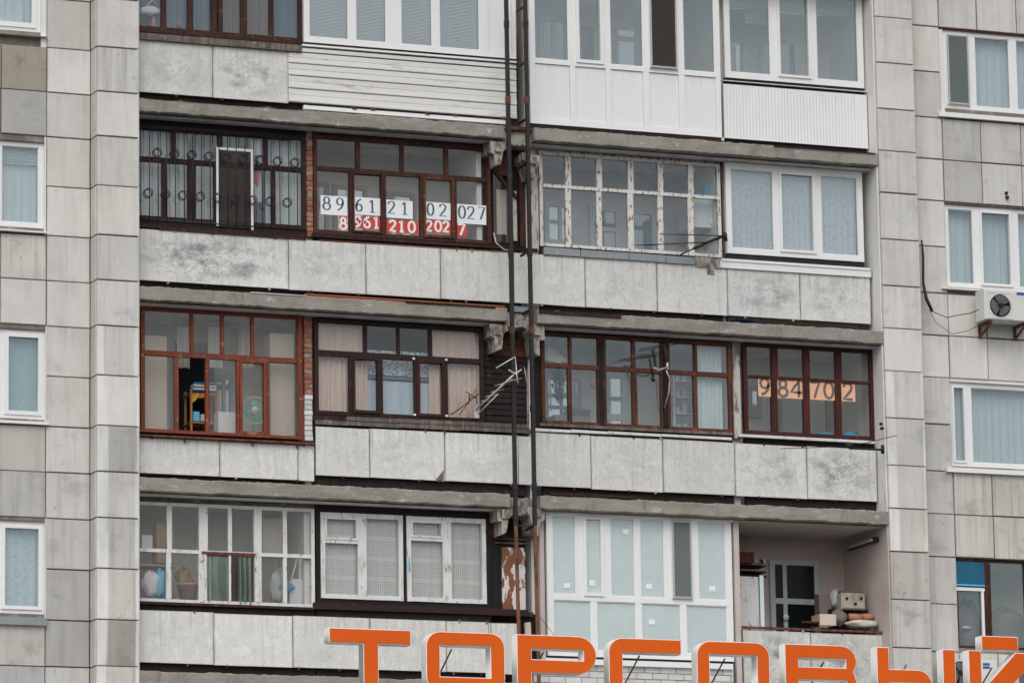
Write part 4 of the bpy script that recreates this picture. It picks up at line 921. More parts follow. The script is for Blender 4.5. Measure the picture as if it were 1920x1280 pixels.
t = aerial('thin black dipole aerial on an arm under the number banner', (1655, 842, .3), [
    ('rod', [(1462, 841, -.2), (1540, 838, -.2), (1590, 836, -.2)], .006, 'black'), ('rod', [(1596, 836, -.2), (1640, 826, -.3), (1681, 816, -.4)], .006, 'black'), ('arm', [(1592, 840, -.2), (1655, 843, -.08)], .016, 'black'),
    ('head', [(1587, 832, -.2), (1598, 838, -.2)], .045, 'black'), ('mount', [(1655, 834, -.06), (1655, 850, -.06)], .03, 'black')])
cab = thing('cable', 'black cable hanging from the wall joint to the air conditioner', 'cable', P3(1730, 455, .2))
tube('sleeve', [P3(*p) for p in ((1728, 450, .22), (1731, 480, .22), (1731, 530, .2), (1737, 560, .15), (1748, 584, .1))], [.014, .018, .02, .028, .022], 'black', cab)
tube('lead', [P3(*p) for p in ((1748, 584, .1), (1775, 595, .05), (1800, 590, 0), (1820, 587, -.02), (1836, 580, -.05))], .007, 'black', cab, 6)
tube('lead', [P3(*p) for p in ((1742, 580, .1), (1755, 605, .1), (1785, 626, .05), (1815, 620, .0), (1842, 606, -.05))], .005, 'black', cab, 6)
def air_con(label, TL, BR, cpx, stripes, depth=.30):
    yf = WY-.42; x0, z1 = U(TL[0], TL[1], yf); x1, z0 = U(BR[0], BR[1], yf)
    t = thing('air_conditioner', label, 'air conditioner', (x0, yf, z0), 'outdoor air conditioner units')
    cham('casing', x0, x1, yf, yf+depth, z0, z1, .012, 'ac', t)
    cx, cz = U(cpx[0], cpx[1], yf); r = .175
    boxes('front_bezel', [(cx-r-.04, cx+r+.04, yf-.006, yf, cz-r-.03, cz-r-.02), (cx-r-.04, cx+r+.04, yf-.006, yf, cz+r+.02, cz+r+.03), (cx-r-.04, cx-r-.03, yf-.006, yf, cz-r-.02, cz+r+.02), (cx+r+.03, cx+r+.04, yf-.006, yf, cz-r-.02, cz+r+.02)], 'ac', t)
    lathe('fan_well', [(r, -.004), (r*.98, -.002), (r*.98, .0005)], (cx, yf, cz), 'black_pl', t, 'Y', 32)
    for k in range(3):
        a = k*2.094+.4; vs = []
        for s_ in (0, 1):
            for q in range(7): b = a+q*.29; rr = r*(.25 if s_ == 0 else .9); vs.append((cx+rr*math.cos(b), yf-.008-.0012*q, cz+rr*math.sin(b)))
        meshob('fan_blade', vs, [(q, q+1, q+8, q+7) for q in range(6)], 'fan_dark', t)
    gl_ = []
    for k in range(5): rr = r*(k+1)/5; gl_.append(([(cx+rr*math.cos(2*math.pi*j/28), yf-.02, cz+rr*math.sin(2*math.pi*j/28)) for j in range(29)], .0035))
    for k in range(8): a = k*math.pi/8; gl_.append(([(cx-r*math.cos(a), yf-.022, cz-r*math.sin(a)), (cx+r*math.cos(a), yf-.022, cz+r*math.sin(a))], .003))
    tubes('fan_guard', gl_, 'metal_dark', t, 5)
    for (p, q) in stripes:
        a, z = U(p[0], p[1], yf); b, z2 = U(q[0], q[1], yf); bx('blue_stripe', a, b, yf-.003, yf+.001, z2, z, 'navy', t)
    for xx in (x0+.09, x1-.2):
        br = boxes('wall_bracket', [(xx, xx+.04, yf+.0, WY, z0-.045, z0-.004), (xx, xx+.04, WY-.035, WY-.002, z0-.22, z0-.045)], 'metal_rust', t)
        tube('bracket_stay', [(xx+.02, yf+.02, z0-.045), (xx+.02, WY-.02, z0-.21)], .014, 'metal_rust', t, sq=True)
    return t
air_con('air conditioner with rusty brackets under the upper right window', (1845, 541), (1944, 604), (1875, 573), [((1906, 548), (1936, 555)), ((1906, 557), (1936, 559))])
air_con('air conditioner half hidden behind the last sign letters', (1772, 1234), (1872, 1300), (1800, 1261), [((1843, 1242), (1856, 1247)), ((1843, 1248), (1856, 1253))])

# ================================================================== number sheets
def ell(cx, cy, rx, ry, n=26, a0=0): return [(cx+rx*math.cos(a0+2*math.pi*k/n), cy+ry*math.sin(a0+2*math.pi*k/n)) for k in range(n+1)]
SIX = [(.47, .97), (.30, .90), (.15, .70), (.08, .45), (.08, .28), (.14, .10), (.29, .01), (.45, .09), (.52, .30), (.45, .51), (.30, .59), (.16, .52), (.09, .36)]
DIG = {'0': [ell(.3, .5, .23, .48)], '1': [[(.10, .80), (.20, .88), (.30, .99), (.301, .5), (.30, .01)], [(.12, .012), (.50, .012)]],
       '2': [[(.06, .73), (.10, .89), (.27, .98), (.44, .91), (.50, .74), (.43, .53), (.25, .27), (.06, .03), (.30, .02), (.54, .02)]],
       '4': [[(.42, 0), (.42, .98), (.22, .64), (.03, .28), (.30, .28), (.58, .28)]], '6': [SIX], '9': [[(.6-x, 1-y) for x, y in SIX]],
       '7': [[(.05, .97), (.30, .97), (.53, .97), (.40, .55), (.24, 0)]], '8': [ell(.3, .74, .18, .24), ell(.3, .26, .235, .26)]}
def digit(ch, x, z, h, y, w0, contrast, mat, parent, wid=1.):
    vs, fs = [], []
    for si, st in enumerate(DIG[ch]):
        P = [Vector((x+p[0]*h*wid, z+p[1]*h)) for p in st]; n = len(P); closed = (P[0]-P[-1]).length < 1e-6; base = len(vs); yy = y-.0008*si
        for i, p in enumerate(P):
            a = P[i-1] if i else (P[-2] if closed else P[0]); b = P[i+1] if i < n-1 else (P[1] if closed else P[-1])
            d = (b-a).normalized(); nn = Vector((-d.y, d.x)); wd = w0*h*((1-contrast)+contrast*abs(d.y))/2
            for q in (p+nn*wd, p-nn*wd): vs.append((q.x, yy, q.y))
        for i in range(n-1): k = base+2*i; fs.append((k, k+1, k+3, k+2))
    return meshob('digit', vs, fs, mat, parent)
def sheet(label, TL, BR, Y, mat, digs, ink, w0, contrast, group, wid=1., dog=0.):
    x0, z1 = U(TL[0], TL[1], Y); x1, z0 = U(BR[0], BR[1], Y)
    z0 += 0; o = bx('number_sheet', x0, x1, Y, Y+.002, z0, z1, mat); tag(o, label, 'paper sheet', group)
    for (ch, a, b, top, bot) in digs:     # a..b pixel columns, top/bottom pixel rows of the digit
        xa, za = U(a, bot, Y); xb, zb = U(b, top, Y); h = zb-za + 0*(b-a)
        digit(ch, xa-.03*h, za, h, Y-.0015, w0, contrast, ink, o, (xb-xa)/(.55*h))
    return o
PY = GY-.011
def c6(v, o): return 480+v/4 if o == 'x' else 320+v/4
def dg(ch, a, b, t, bt): return (ch, c6(a, 'x'), c6(b, 'x'), c6(t, 'y'), c6(bt, 'y'))
wg = 'white phone number sheets'; rg = 'red phone number sheets'; og = 'orange phone number sheets'
sheet('white number sheet 89 in the leftmost lower pane of the brown glazing', (601, 366), (651, 405), PY, 'paper', [dg('8', 500, 560, 198, 290), dg('9', 600, 658, 206, 297)], 'ink', .16, .62, wg)
sheet('white number sheet 61 on the first hinged brown sash', (664, 369), (713, 405), PY, 'paper', [dg('6', 747, 800, 213, 305), dg('1', 848, 897, 222, 312)], 'ink', .16, .62, wg)
sheet('white number sheet 21 between the two hinged brown sashes', (724, 374), (774, 411), PY, 'paper', [dg('2', 990, 1045, 230, 320), dg('1', 1090, 1142, 238, 328)], 'ink', .16, .62, wg)
sheet('white number sheet 02 on the second hinged brown sash', (797, 378), (845, 413), PY, 'paper', [dg('0', 1282, 1335, 245, 336), dg('2', 1375, 1430, 252, 340)], 'ink', .16, .62, wg)
sheet('white number sheet 027 nearest the ladder slot', (856, 382), (912, 422), PY, 'paper', [dg('0', 1518, 1572, 265, 357), dg('2', 1586, 1640, 270, 362), dg('7', 1662, 1718, 275, 365)], 'ink', .16, .62, wg)
sheet('narrow red sheet with one white 8 left of the hinged sashes', (636, 404), (651, 432), PY+.0025, 'red', [dg('8', 628, 680, 355, 436)], 'white_ink', .22, .1, rg)
sheet('red sheet with white 961 on the first hinged brown sash', (664, 405), (713, 431), PY+.0025, 'red', [dg('9', 737, 787, 342, 424), dg('6', 807, 860, 346, 427), dg('1', 880, 925, 350, 430)], 'white_ink', .22, .1, rg)
sheet('red sheet with white 210 between the two hinged brown sashes', (724, 411), (784, 439), PY+.0025, 'red', [dg('2', 1000, 1052, 374, 452), dg('1', 1070, 1115, 378, 457), dg('0', 1140, 1195, 383, 462)], 'white_ink', .22, .1, rg)
sheet('red sheet with white 202 on the second hinged brown sash', (797, 412), (845, 438), PY+.0025, 'red', [dg('2', 1274, 1322, 376, 450), dg('0', 1340, 1392, 378, 455), dg('2', 1402, 1450, 382, 457)], 'white_ink', .22, .1, rg)
sheet('narrow red sheet with one white 7 nearest the ladder slot', (856, 420), (875, 444), PY+.0025, 'red', [dg('7', 1510, 1568, 402, 482)], 'white_ink', .22, .1, rg)
def d9(ch, a, b, t, bt): return (ch, 1380+a/5.565, 1380+b/5.565, 630+t/5.565, 630+bt/5.565)
OY = GY-.011
sheet('orange sheet with a grey 9 in the first dark red pane', (1421, 706), (1446, 744), OY, 'peach', [d9('9', 245, 350, 442, 610)], 'grey_ink', .17, .05, og)
sheet('orange sheet with a grey 84 in the second dark red pane', (1457, 709), (1507, 748), OY, 'peach', [d9('8', 440, 540, 455, 625), d9('4', 575, 685, 465, 632)], 'grey_ink', .17, .05, og)
sheet('orange sheet with a grey 70 in the third dark red pane', (1518, 712), (1567, 751), OY, 'peach', [d9('7', 780, 875, 480, 642), d9('0', 915, 1020, 480, 648)], 'grey_ink', .17, .05, og)
sheet('orange sheet with a grey 2 in the last dark red pane', (1577, 715), (1604, 753), OY, 'peach', [d9('2', 1118, 1220, 490, 660)], 'grey_ink', .17, .05, og)

# ================================================================== shop sign
SY = -2.5; SD = .19
_xa, _za = U(900, 1200, SY); SXM = (U(1100, 1200, SY)[0]-U(700, 1200, SY)[0])/400; SZM = (_za-U(900, 1260, SY)[1])/60
ZSG = (Zp(1181, U(690, 1181, SY)[0], SY)+Zp(1205, U(1530, 1205, SY)[0], SY))/2
def arc(cx, cy, r, a0, a1, n=8): return [(cx+r*math.cos(math.radians(a0+(a1-a0)*k/n)), cy+r*math.sin(math.radians(a0+(a1-a0)*k/n))) for k in range(n+1)]
def rrect(x0, y0, x1, y1, r):
    return arc(x0+r, y0+r, r, 180, 270)+arc(x1-r, y0+r, r, 270, 360)+arc(x1-r, y1-r, r, 0, 90)+arc(x0+r, y1-r, r, 90, 180)
def off(poly, d):
    n = len(poly); out = []
    ar = sum(poly[i][0]*poly[(i+1) % n][1]-poly[(i+1) % n][0]*poly[i][1] for i in range(n)); s = 1 if ar > 0 else -1
    for i in range(n):
        a, b, c = Vector(poly[i-1]), Vector(poly[i]), Vector(poly[(i+1) % n])
        e1, e2 = (b-a).normalized(), (c-b).normalized(); n1, n2 = Vector((-e1.y, e1.x))*s, Vector((-e2.y, e2.x))*s
        m = (n1+n2); m = m/max(.35, m.dot(n1)) if m.length > .01 else n1
        out.append((b.x+m.x*d, b.y+m.y*d))
    return out
def curve_mesh(name, loops, y_front, thick, mat, parent):
    cu = bpy.data.curves.new('tmp', 'CURVE'); cu.dimensions = '2D'; cu.fill_mode = 'BOTH'; cu.extrude = thick/2
    for lp in loops:
        sp = cu.splines.new('POLY'); sp.points.add(len(lp)-1); sp.use_cyclic_u = True
        for p, v in zip(sp.points, lp): p.co = (v[0], v[1], 0, 1)
    tmp = bpy.data.objects.new('tmp', cu); COL.objects.link(tmp); me = bpy.data.meshes.new_from_object(tmp)
    bpy.data.objects.remove(tmp); bpy.data.curves.remove(cu)
    for v in me.vertices: x, y, z = v.co; v.co = (x, y_front+thick/2-z, y)
    me.name = name; me.update(); o = bpy.data.objects.new(name, me); link(o, parent, mat); ROOTLOC[o.name] = Vector((0, 0, 0)); return o
sgn = thing('shop_sign', 'orange and white channel letter sign standing along the podium roof', 'sign', (U(1260, 1300, SY)[0], SY, ZSG-115*SZM))
def letter(ch, px, outer, holes):
    xo = U(px, 1200, SY)[0]
    def tw(lp): return [(xo+u*SXM, ZSG-v*SZM) for u, v in lp]
    b = curve_mesh('letter', [tw(outer)]+[tw(h) for h in holes], SY, SD, 'sign_side', sgn); b['label'] = 'sign letter '+ch
    e = 1.6
    curve_mesh('orange_face', [tw(off(outer, e))]+[tw(off(h, -e)) for h in holes], SY-.012, .0115, 'sign_face', b)
H = 112; s = 27
letter('Т', 616.5, [(0, 0), (151, 0), (151, s+1), (91, s+1), (91, H), (63, H), (63, s+1), (0, s+1)], [])
O_ = rrect(0, 0, 147, H, 27)
letter('О', 798.5, O_, [[(26, 26), (120, 26), (120, H-28), (26, H-28)]])
letter('Р', 968.5, [(0, 0)]+arc(115, 36, 36, -90, 90, 14)+[(28, 72), (28, H), (0, H)], [[(28, 27), (126, 27), (126, 46), (28, 46)]])
letter('Г', 1140.5, arc(27, 27, 27, 180, 270)+[(140, 0), (140, 28), (27, 28), (27, H), (0, H)], [])
letter('О', 1305.5, rrect(0, 0, 142, H, 27), [[(25, 26), (117, 26), (117, H-28), (25, H-28)]])
letter('В', 1470.5, [(0, 0)]+arc(112, 30, 30, -90, 40, 8)+[(138, 56)]+arc(115, 84, 31, -35, 90, 8)+[(0, 115)], [[(27, 27), (120, 27), (120, 43), (27, 43)], [(27, 68), (121, 68), (121, 87), (27, 87)]])
letter('Ы', 1642.5, [(0, 0), (25, 0), (25, 42)]+arc(82, 70, 28, -90, 0, 6)+arc(82, 87, 28, 0, 90, 6)+[(0, 115)], [[(25, 68), (84, 68), (84, 89), (25, 89)]])
letter('Ы', 1766, [(0, 0), (26, 0), (26, H), (0, H)], [])
letter('Й', 1814.5, [(0, 0), (26, 0), (26, 78), (96, 2), (142, 2), (142, H), (114, H), (114, 38), (46, H), (0, H)], [])
letter('Й', 1839.5, [(0, -29), (75, -29), (75, -1.5), (0, -1.5)], [])
for px in (700, 838, 1010, 1190, 1350, 1535, 1690, 1850):
    x, z = U(px+8, 1216, SY+SD); x = x
    tube('strut', [(x, SY+SD-.01, ZSG-30*SZM), (x-.05, SY+1.1, ZSG-H*SZM-.02)], .013, 'metal_rust', sgn, 6)
zb = ZSG-115*SZM-.002
for dy in (.03, .13): tube('base_rail', [(U(600, 1200, SY)[0], SY+dy, zb-.03), (U(1990, 1200, SY)[0], SY+dy, zb-.03)], .03, 'metal_dark', sgn, sq=True)
pod = thing('shop_podium', 'low flat roofed shop podium carrying the orange sign', 'building', (6, -3, 0))
bx('wall', -8, 24, -3.2, WY-.05, 0, zb-.75, 'podium', pod); bx('parapet_cap', -8.05, 24.05, -3.25, -3.0, zb-.75, zb-.73, 'zinc', pod)
for q in range(9):
    x = U(600, 1200, SY)[0]+q*1.35; tube('base_post', [(x, SY+.08, zb-.75), (x, SY+.08, zb-.06)], .035, 'metal_dark', sgn, sq=True)

# ================================================================== curtains, blinds and stored things behind the glass
D = drape
D('curtain', 'slate blue curtain at far left of the top wooden glazing', (262, -100), (352, 70), .72, 'c_slate', 5, .03, 3)
D('curtain', 'plum grey curtain in the middle of the top wooden glazing', (352, -100), (410, 80), .60, 'c_slate', 4, .03, 4)
D('curtain', 'narrow pinkish curtain at right of the top wooden glazing', (412, -100), (515, 95), .62, 'c_plum', 6, .03, 5)
D('curtain', 'dark teal curtain at the right end of the top wooden glazing', (515, -100), (575, 100), .66, 'c_slate', 3, .02, 6)
t = thing('carrier_bag', 'white carrier bag hanging behind the top left pane', 'bag', P3(281, 22, .55))
x0, z1 = U(263, 12, .55); x1, z0 = U(300, 30, .55); o = blob('sack', ((x0+x1)/2, .55, (z0+z1)/2), (.16, .05, .07), 'bag_white', t, .15, 2)
tube('handle', [P3(272, 14, .55), P3(287, 0, .55), P3(296, 12, .55)], .008, 'bag_white', t, 5)
x, z = U(288, 46, .50); tag(lathe('bottle', [(.035, -.09), (.045, -.08), (.045, .04), (.02, .08), (.02, .11)], (x, .5, z), 'terracotta'), 'orange bottle on the top left sill', 'bottle')
x, z = U(336, 46, .50); tag(lathe('jar', [(.04, -.05), (.045, -.04), (.045, .05), (.03, .06)], (x, .5, z), 'c_plum'), 'plum coloured jar on the top left sill', 'jar')
def blind(label, TL, BR, Y, pitch=.022):
    x0, z1 = U(TL[0], TL[1], Y); x1, z0 = U(BR[0], BR[1], Y); n = int((z1-z0)/pitch); vs, fs = [], []
    t = thing('window_blind', label, 'blind', (x0, Y, z0))
    for i in range(n):
        z = z1-i*pitch; k = len(vs); vs += [(x0, Y-.007, z-.011), (x1, Y-.007, z-.011), (x1, Y+.004, z), (x0, Y+.004, z), (x0, Y+.009, z+.004), (x1, Y+.009, z+.004)]; fs += [(k, k+1, k+2, k+3), (k+3, k+2, k+5, k+4)]
    o = meshob('slats', vs, fs, 'blind', t); o['kind'] = 'stuff'
    bx('head_rail', x0, x1, Y-.015, Y+.015, z1, z1+.03, 'pvc', t); bx('bottom_rail', x0, x1, Y-.01, Y+.01, z0-.02, z0-.005, 'pvc', t)
blind('white blind in the first pane of the top plastic glazing', (575, -90), (655, 84), .43); blind('white blind in the second pane of the top plastic glazing', (664, -90), (726, 88), .43)
blind('white blind in the third pane of the top plastic glazing', (748, -90), (813, 92), .43); blind('white blind in the fourth pane of the top plastic glazing', (821, -90), (902, 102), .43)
blind('half drawn blind in the far left window', (-60, 262), (78, 308), .46)
D('curtain', 'taupe curtain behind the dark insect screen at top', (1212, -90), (1272, 135), .42, 'c_taupe', 4, .03, 8)
t = thing('folded_cloth', 'teal cloth folded over a line at top right', 'cloth', P3(1415, 25, .8))
for k in range(4): pbox('fold', (1397, 14+k*8), (1438, 24+k*8), .80-.01*k, .02, 'teal', t, .01)
pbox('line', (1360, 12), (1600, 14), .83, .01, 'white_box', t)
tag(pbox('white_pole', (1379, 85), (1388, 150), .75, .05, 'white_box'), 'white board standing in the top right balcony', 'board')
D('curtain', 'brown curtain edge at far right of the top plastic glazing', (1598, -60), (1612, 165), .46, 'c_taupe', 2, .02, 9)
# row 2
D('curtain', 'grey white curtain left of the insect screen', (262, 236), (352, 420), .62, 'c_grey', 9, .025, 10)
D('curtain', 'pale grey curtain above the insect screen', (365, 240), (470, 430), .75, 'c_grey', 7, .025, 12)
D('curtain', 'light curtain at right end behind the grille', (497, 248), (566, 438), .60, 'c_white', 7, .025, 11)
t = D('flag', 'folded white blue and red flag behind the grille', (470, 258), (492, 380), .50, 'c_white', 2, .03, 13, cat='flag')
for (a, b, m_) in ((290, 312, 'navy'), (322, 345, 'red')): pbox('stripe', (472, a), (486, b), .465, .004, m_, t, .01)
t = thing('wall_cabinet', 'white wall cabinet behind the rusty frames', 'cabinet', P3(1325, 430, .75))
x0, z1 = U(1284, 376, .9); x1, z0 = U(1348, 436, .9)
bx('carcass', x0, x1, .62, 1.2, z0, z1, 'frame_pale', t); bx('door', x0+.26, x1-.02, .60, .62, z0+.06, z1-.01, 'white_box', t)
x, z = U(1327, 362, .72); tag(lathe('bucket', [(.07, -.10), (.095, .08), (.10, .09), (.085, .085)], (x, .72, z), 'cyan'), 'light blue bucket on the white cabinet', 'bucket')
x, z = U(1310, 366, .78); tag(blob('plastic_bag', (x, .78, z), (.13, .08, .06), 'blue_pl', None, .2, 6), 'dark blue bag beside the light blue bucket', 'bag')
D('curtain', 'lace curtain in the left pane beside the rusty frames', (1366, 312), (1452, 484), .44, 'c_lace', 8, .012, 14)
D('curtain', 'lace curtain in the middle pane beside the rusty frames', (1457, 318), (1530, 488), .44, 'c_lace', 7, .012, 15)
D('curtain', 'lace curtain in the right pane beside the rusty frames', (1534, 322), (1606, 492), .44, 'c_lace', 6, .012, 16)
D('curtain', 'brown curtain edge right of the lace curtains', (1605, 326), (1616, 492), .46, 'siding_red', 2, .008, 17)
# row 3: red-orange glazing store
t = thing('shelving_unit', 'pine shelving unit seen through the open red-orange sash', 'shelf', P3(372, 812, .85))
x0, z1 = U(357, 728, .80); x1 = U(410, 728, .80)[0]; z0 = Zp(870, x0, .80)
for xx in (x0, x1-.03): bx('post', xx, xx+.03, .80, .83, z0, z1, 'pine', t); bx('post', xx, xx+.03, 1.08, 1.11, z0, z1, 'pine', t)
for py in (736, 790): z = Zp(py, x0, .80); bx('shelf_board', x0-.01, x1+.01, .785, 1.12, z-.02, z, 'pine', t)
tag(pbox('storage_tub', (363, 771), (374, 789), .83, .12, 'cyan'), 'blue tub on the pine shelf', 'tub'); tag(pbox('pale_carton', (377, 776), (387, 789), .83, .1, 'beige'), 'small pale carton beside the blue tub', 'box')
t = thing('book_pile', 'pile of white and blue folders on top of the pine shelf', 'folders', P3(378, 735, .85))
for k, m_ in enumerate(('navy', 'paper', 'paper', 'blue_pl')): pbox('folder', (362+k, 730-k*5), (405, 736-k*5), .84+.01*k, .15, m_, t, .01)
D('cloth', 'yellow cloth hanging from the pine shelf', (361, 736), (388, 748), .785, 'yellow', 2, .02, 18, cat='cloth', hem=.05)
D('curtain', 'near-black sheet painted as the dark interior behind the open red-orange sash', (328, 640), (402, 830), 1.30, 'black_pl', 3, .02, 19)  # sheet added for the dark interior, shade put into its near-black colour
tag(pbox('cupboard', (268, 628), (313, 812), .75, .3, 'card_pale'), 'tall beige cupboard behind the left red-orange panes', 'cupboard')
tag(pbox('tall_carton', (506, 624), (552, 822), .62, .3, 'card_pale'), 'tall pale carton behind the right red-orange pane', 'box')
tag(pbox('enamel_box', (409, 771), (441, 815), .62, .2, 'white_box'), 'white box standing behind the middle red-orange pane', 'box')
t = thing('table_fan', 'sea green table fan behind the hinged red-orange sash', 'fan', P3(478, 812, .62)); cx, cz = U(478, 769, .58)
for k in range(3):
    a0 = k*2.094+.5; vs = [(cx, .60, cz)]
    for q in range(9): a = a0+q*.19; rr = .175*(.75+.25*math.sin(q/8*3.14)); vs.append((cx+rr*math.cos(a), .595+.004*q, cz+rr*math.sin(a)))
    meshob('blade', vs, [(0, q, q+1) for q in range(1, 9)], 'fan_green', t)
lathe('hub', [(.0, -.03), (.045, -.025), (.055, 0), (.055, .05)], (cx, .575, cz), 'white_box', t, 'Y')
tubes('guard', [([(cx+.2*math.cos(2*math.pi*j/36), .57, cz+.2*math.sin(2*math.pi*j/36)) for j in range(37)], .006)]+[([(cx+.05*math.cos(a*.35), .555, cz+.05*math.sin(a*.35)), (cx+.2*math.cos(a*.35), .57, cz+.2*math.sin(a*.35))], .0022) for a in range(18)], 'white_box', t, 5)
tube('stand', [(cx, .64, cz), (cx, .66, cz-.5)], .02, 'fan_green', t); lathe('motor', [(.06, 0), (.07, .03), (.06, .12), (.03, .14)], (cx, .615, cz), 'fan_green', t, 'Y')
for i, (px, m_) in enumerate(((345, 'bag_grey'), (405, 'c_grey'), (462, 'bag_grey'))): D('hanging_garment', ['grey garment hanging at left behind the upper red-orange panes', 'pale garment hanging in the middle behind the upper red-orange panes', 'grey garment hanging at right behind the upper red-orange panes'][i], (px-14, 612), (px+12, 690), .95, 'c_grey' if i != 1 else 'c_white', 2, .04, 30+i, cat='garment')
# row 3: pink curtains
D('curtain', 'wide pale pink curtain at left of the dark brown glazing', (594, 604), (683, 790), .52, 'c_pink', 8, .032, 20)
D('curtain', 'narrow pale pink curtain behind the first dark brown sash', (662, 672), (690, 790), .56, 'c_pink', 3, .02, 22)
D('curtain', 'wide pale pink curtain at right of the dark brown glazing', (803, 612), (897, 800), .52, 'c_pink', 9, .032, 21)
D('hung_cloth', 'blue flower patterned cloth hung across the dark brown glazing', (684, 655), (806, 708), .60, 'c_bluepat', 3, .012, 23, cat='cloth')
D('hung_cloth', 'plain blue band of cloth below the flower pattern', (684, 704), (806, 714), .595, 'c_bluestripe', 3, .010, 23, cat='cloth')
D('hung_cloth', 'pale blue sheet below the blue band', (684, 712), (806, 800), .60, 'c_blue', 4, .014, 24, cat='cloth')
D('curtain', 'dark backdrop behind the pale blue sheet', (640, 600), (860, 800), 1.4, 'c_slate', 4, .02, 25)
# row 3: three brown bays
t = thing('herb_bundle', 'bundle of dark dried herbs hanging in the first brown bay', 'herbs', P3(1045, 690, .7)); cx, cz = U(1046, 700, .7)
rnd = random.Random(4); vs, fs = [], []
for k in range(220):
    u = rnd.random(); r = .15*(1-.55*u); a = rnd.uniform(0, 6.28); p = Vector((cx+r*rnd.random()*math.cos(a), .7+r*.6*math.sin(a), cz+.08-.45*u)); q = Vector((rnd.uniform(-.03, .03), rnd.uniform(-.02, .02), -.05)); n_ = Vector((.018, .008, 0))
    b = len(vs); vs += [tuple(p-n_), tuple(p+n_), tuple(p+q)]; fs.append((b, b+1, b+2))
o = meshob('leaves', vs, fs, 'herb', t); o['kind'] = 'stuff'; tube('string', [(cx, .7, cz+.1), (cx, .7, cz+.35)], .006, 'w_peel', t, 5)
t = thing('parasol', 'folded beige parasol top in the first brown bay', 'parasol', P3(1035, 680, .8)); cx, cz = U(1034, 660, .85)
vs = [(cx-.05, .85, cz+.10)]+[(cx+.36*math.cos(k*math.pi/6), .85+.25*math.sin(k*math.pi/6), cz-.16-.05*(k % 2)) for k in range(12)]
meshob('canopy', vs, [(0, 1+k, 1+(k+1) % 12) for k in range(12)], 'card_pale', t); tube('pole', [(cx-.05, .85, cz+.1), (cx-.02, .86, cz-.9)], .012, 'white_box', t, 6)
t = thing('open_carton', 'grey brown carton behind the first brown bay', 'box', P3(1065, 800, .7))
x0, z1 = U(1040, 772, .62); x1, z0 = U(1108, 812, .62); bx('body', x0, x1, .62, 1.0, z0, z1-.04, 'c_taupe', t)
meshob('flap', [(x0+.12, .62, z1-.04), (x1, .62, z1-.04), (x1-.03, .55, z1+.05), (x0+.16, .55, z1+.07)], [(0, 1, 2, 3)], 'c_taupe', t)
x, z = U(1113, 721, .9); tag(blob('yellow_bulb', (x, .9, z), (.05, .03, .055), 'yellow', None, .1, 3), 'small round yellow bulb behind the first brown bay', 'bulb')  # bulb as a plain yellow lump, gives no light
D('curtain', 'white net curtain at right end of the three brown bays', (1306, 646), (1355, 806), .52, 'c_tulle', 6, .02, 26)
t = thing('metal_rack', 'pale rack with jars in the third brown bay', 'rack', P3(1280, 805, .8))
x0, z1 = U(1262, 706, .8); x1, z0 = U(1302, 830, .8)
for xx in (x0, x1-.02): bx('upright', xx, xx+.02, .8, .82, z0, z1, 'frame_pale', t)
for k in range(4): z = z1-(z1-z0)*k/4-.05; bx('shelf', x0, x1, .8, 1.1, z-.012, z, 'frame_pale', t); boxes('jar', [(x0+.05+q*.11, x0+.12+q*.11, .83, .9, z, z+.09+.03*((q*k) % 3)) for q in range(2)], 'bag_grey', t)
# row 3: dark red glazing
for i, (a, b) in enumerate(((1525, 1568), (1576, 1612))):
    x0, z = U(a, 816, .7); x1 = U(b, 818, .7)[0]; tag(blob('blue_bag', ((x0+x1)/2, .7, z-.06), ((x1-x0)/2, .12, .12), 'blue_pl', None, .12, 8+i), ['blue bag behind the third dark red pane', 'blue bag behind the last dark red pane'][i], 'bag')
tag(tube('broom', [P3(1399, 780, .7), P3(1417, 830, .6)], .012, 'card_pale'), 'wooden broom handle behind the first dark red pane', 'broom')
tag(pbox('dark_cupboard', (1466, 748), (1505, 830), 1.3, .2, 'frame_grey'), 'grey cupboard behind the second dark red pane', 'cupboard')
tag(pbox('wood_door_leaf', (1548, 738), (1567, 840), 1.2, .04, 'c_taupe'), 'brown door leaf behind the third dark red pane', 'door')
# row 4: store with torn film
tag(pbox('tall_carton', (294, 978), (327, 1056), .72, .25, 'card'), 'tall brown carton behind the old white glazing', 'box')
tag(pbox('pale_carton', (266, 1002), (286, 1028), .66, .25, 'white_box'), 'pale box left of the tall brown carton', 'box')
tag(pbox('shelf_panel', (258, 1056), (330, 1062), .64, .4, 'beige'), 'beige shelf under the tall brown carton', 'shelf')
x, z = U(283, 1096, .60); tag(blob('laundry_bag', (x, .6, z), (.14, .12, .19), 'bag_white', None, .14, 11), 'white bag on the bottom left sill', 'bag')
x, z = U(301, 1094, .57); tag(blob('laundry_bag', (x, .57, z), (.09, .08, .20), 'cyan', None, .2, 12), 'bright blue bag on the bottom left sill', 'bag')
x, z = U(352, 1108, .60); t = thing('flower_pot', 'terracotta pot with dry plant on the bottom left sill', 'pot', (x, .6, z-.12)); lathe('pot', [(.11, -.12), (.15, .07), (.165, .07), (.165, .11), (.13, .11)], (x, .6, z), 'terracotta', t); blob('dry_plant', (x-.05, .62, z+.2), (.12, .1, .13), 'dry', t, .3, 5)
for i, (TL, BR, sd_s) in enumerate((((381, 1042), (429, 1130), 40), ((447, 1044), (473, 1133), 41))):
    D('torn_film', ['green plastic film filling the broken pane', 'torn curling strip of green plastic film'][i], TL, BR, .405, 'g_film', 2 if i == 0 else 3, .018+.03*i, sd_s, cat='film', hem=.03*i)
D('curtain', 'dark brown cloth behind the torn green film', (378, 1035), (478, 1140), .85, 'c_plum', 5, .03, 42)
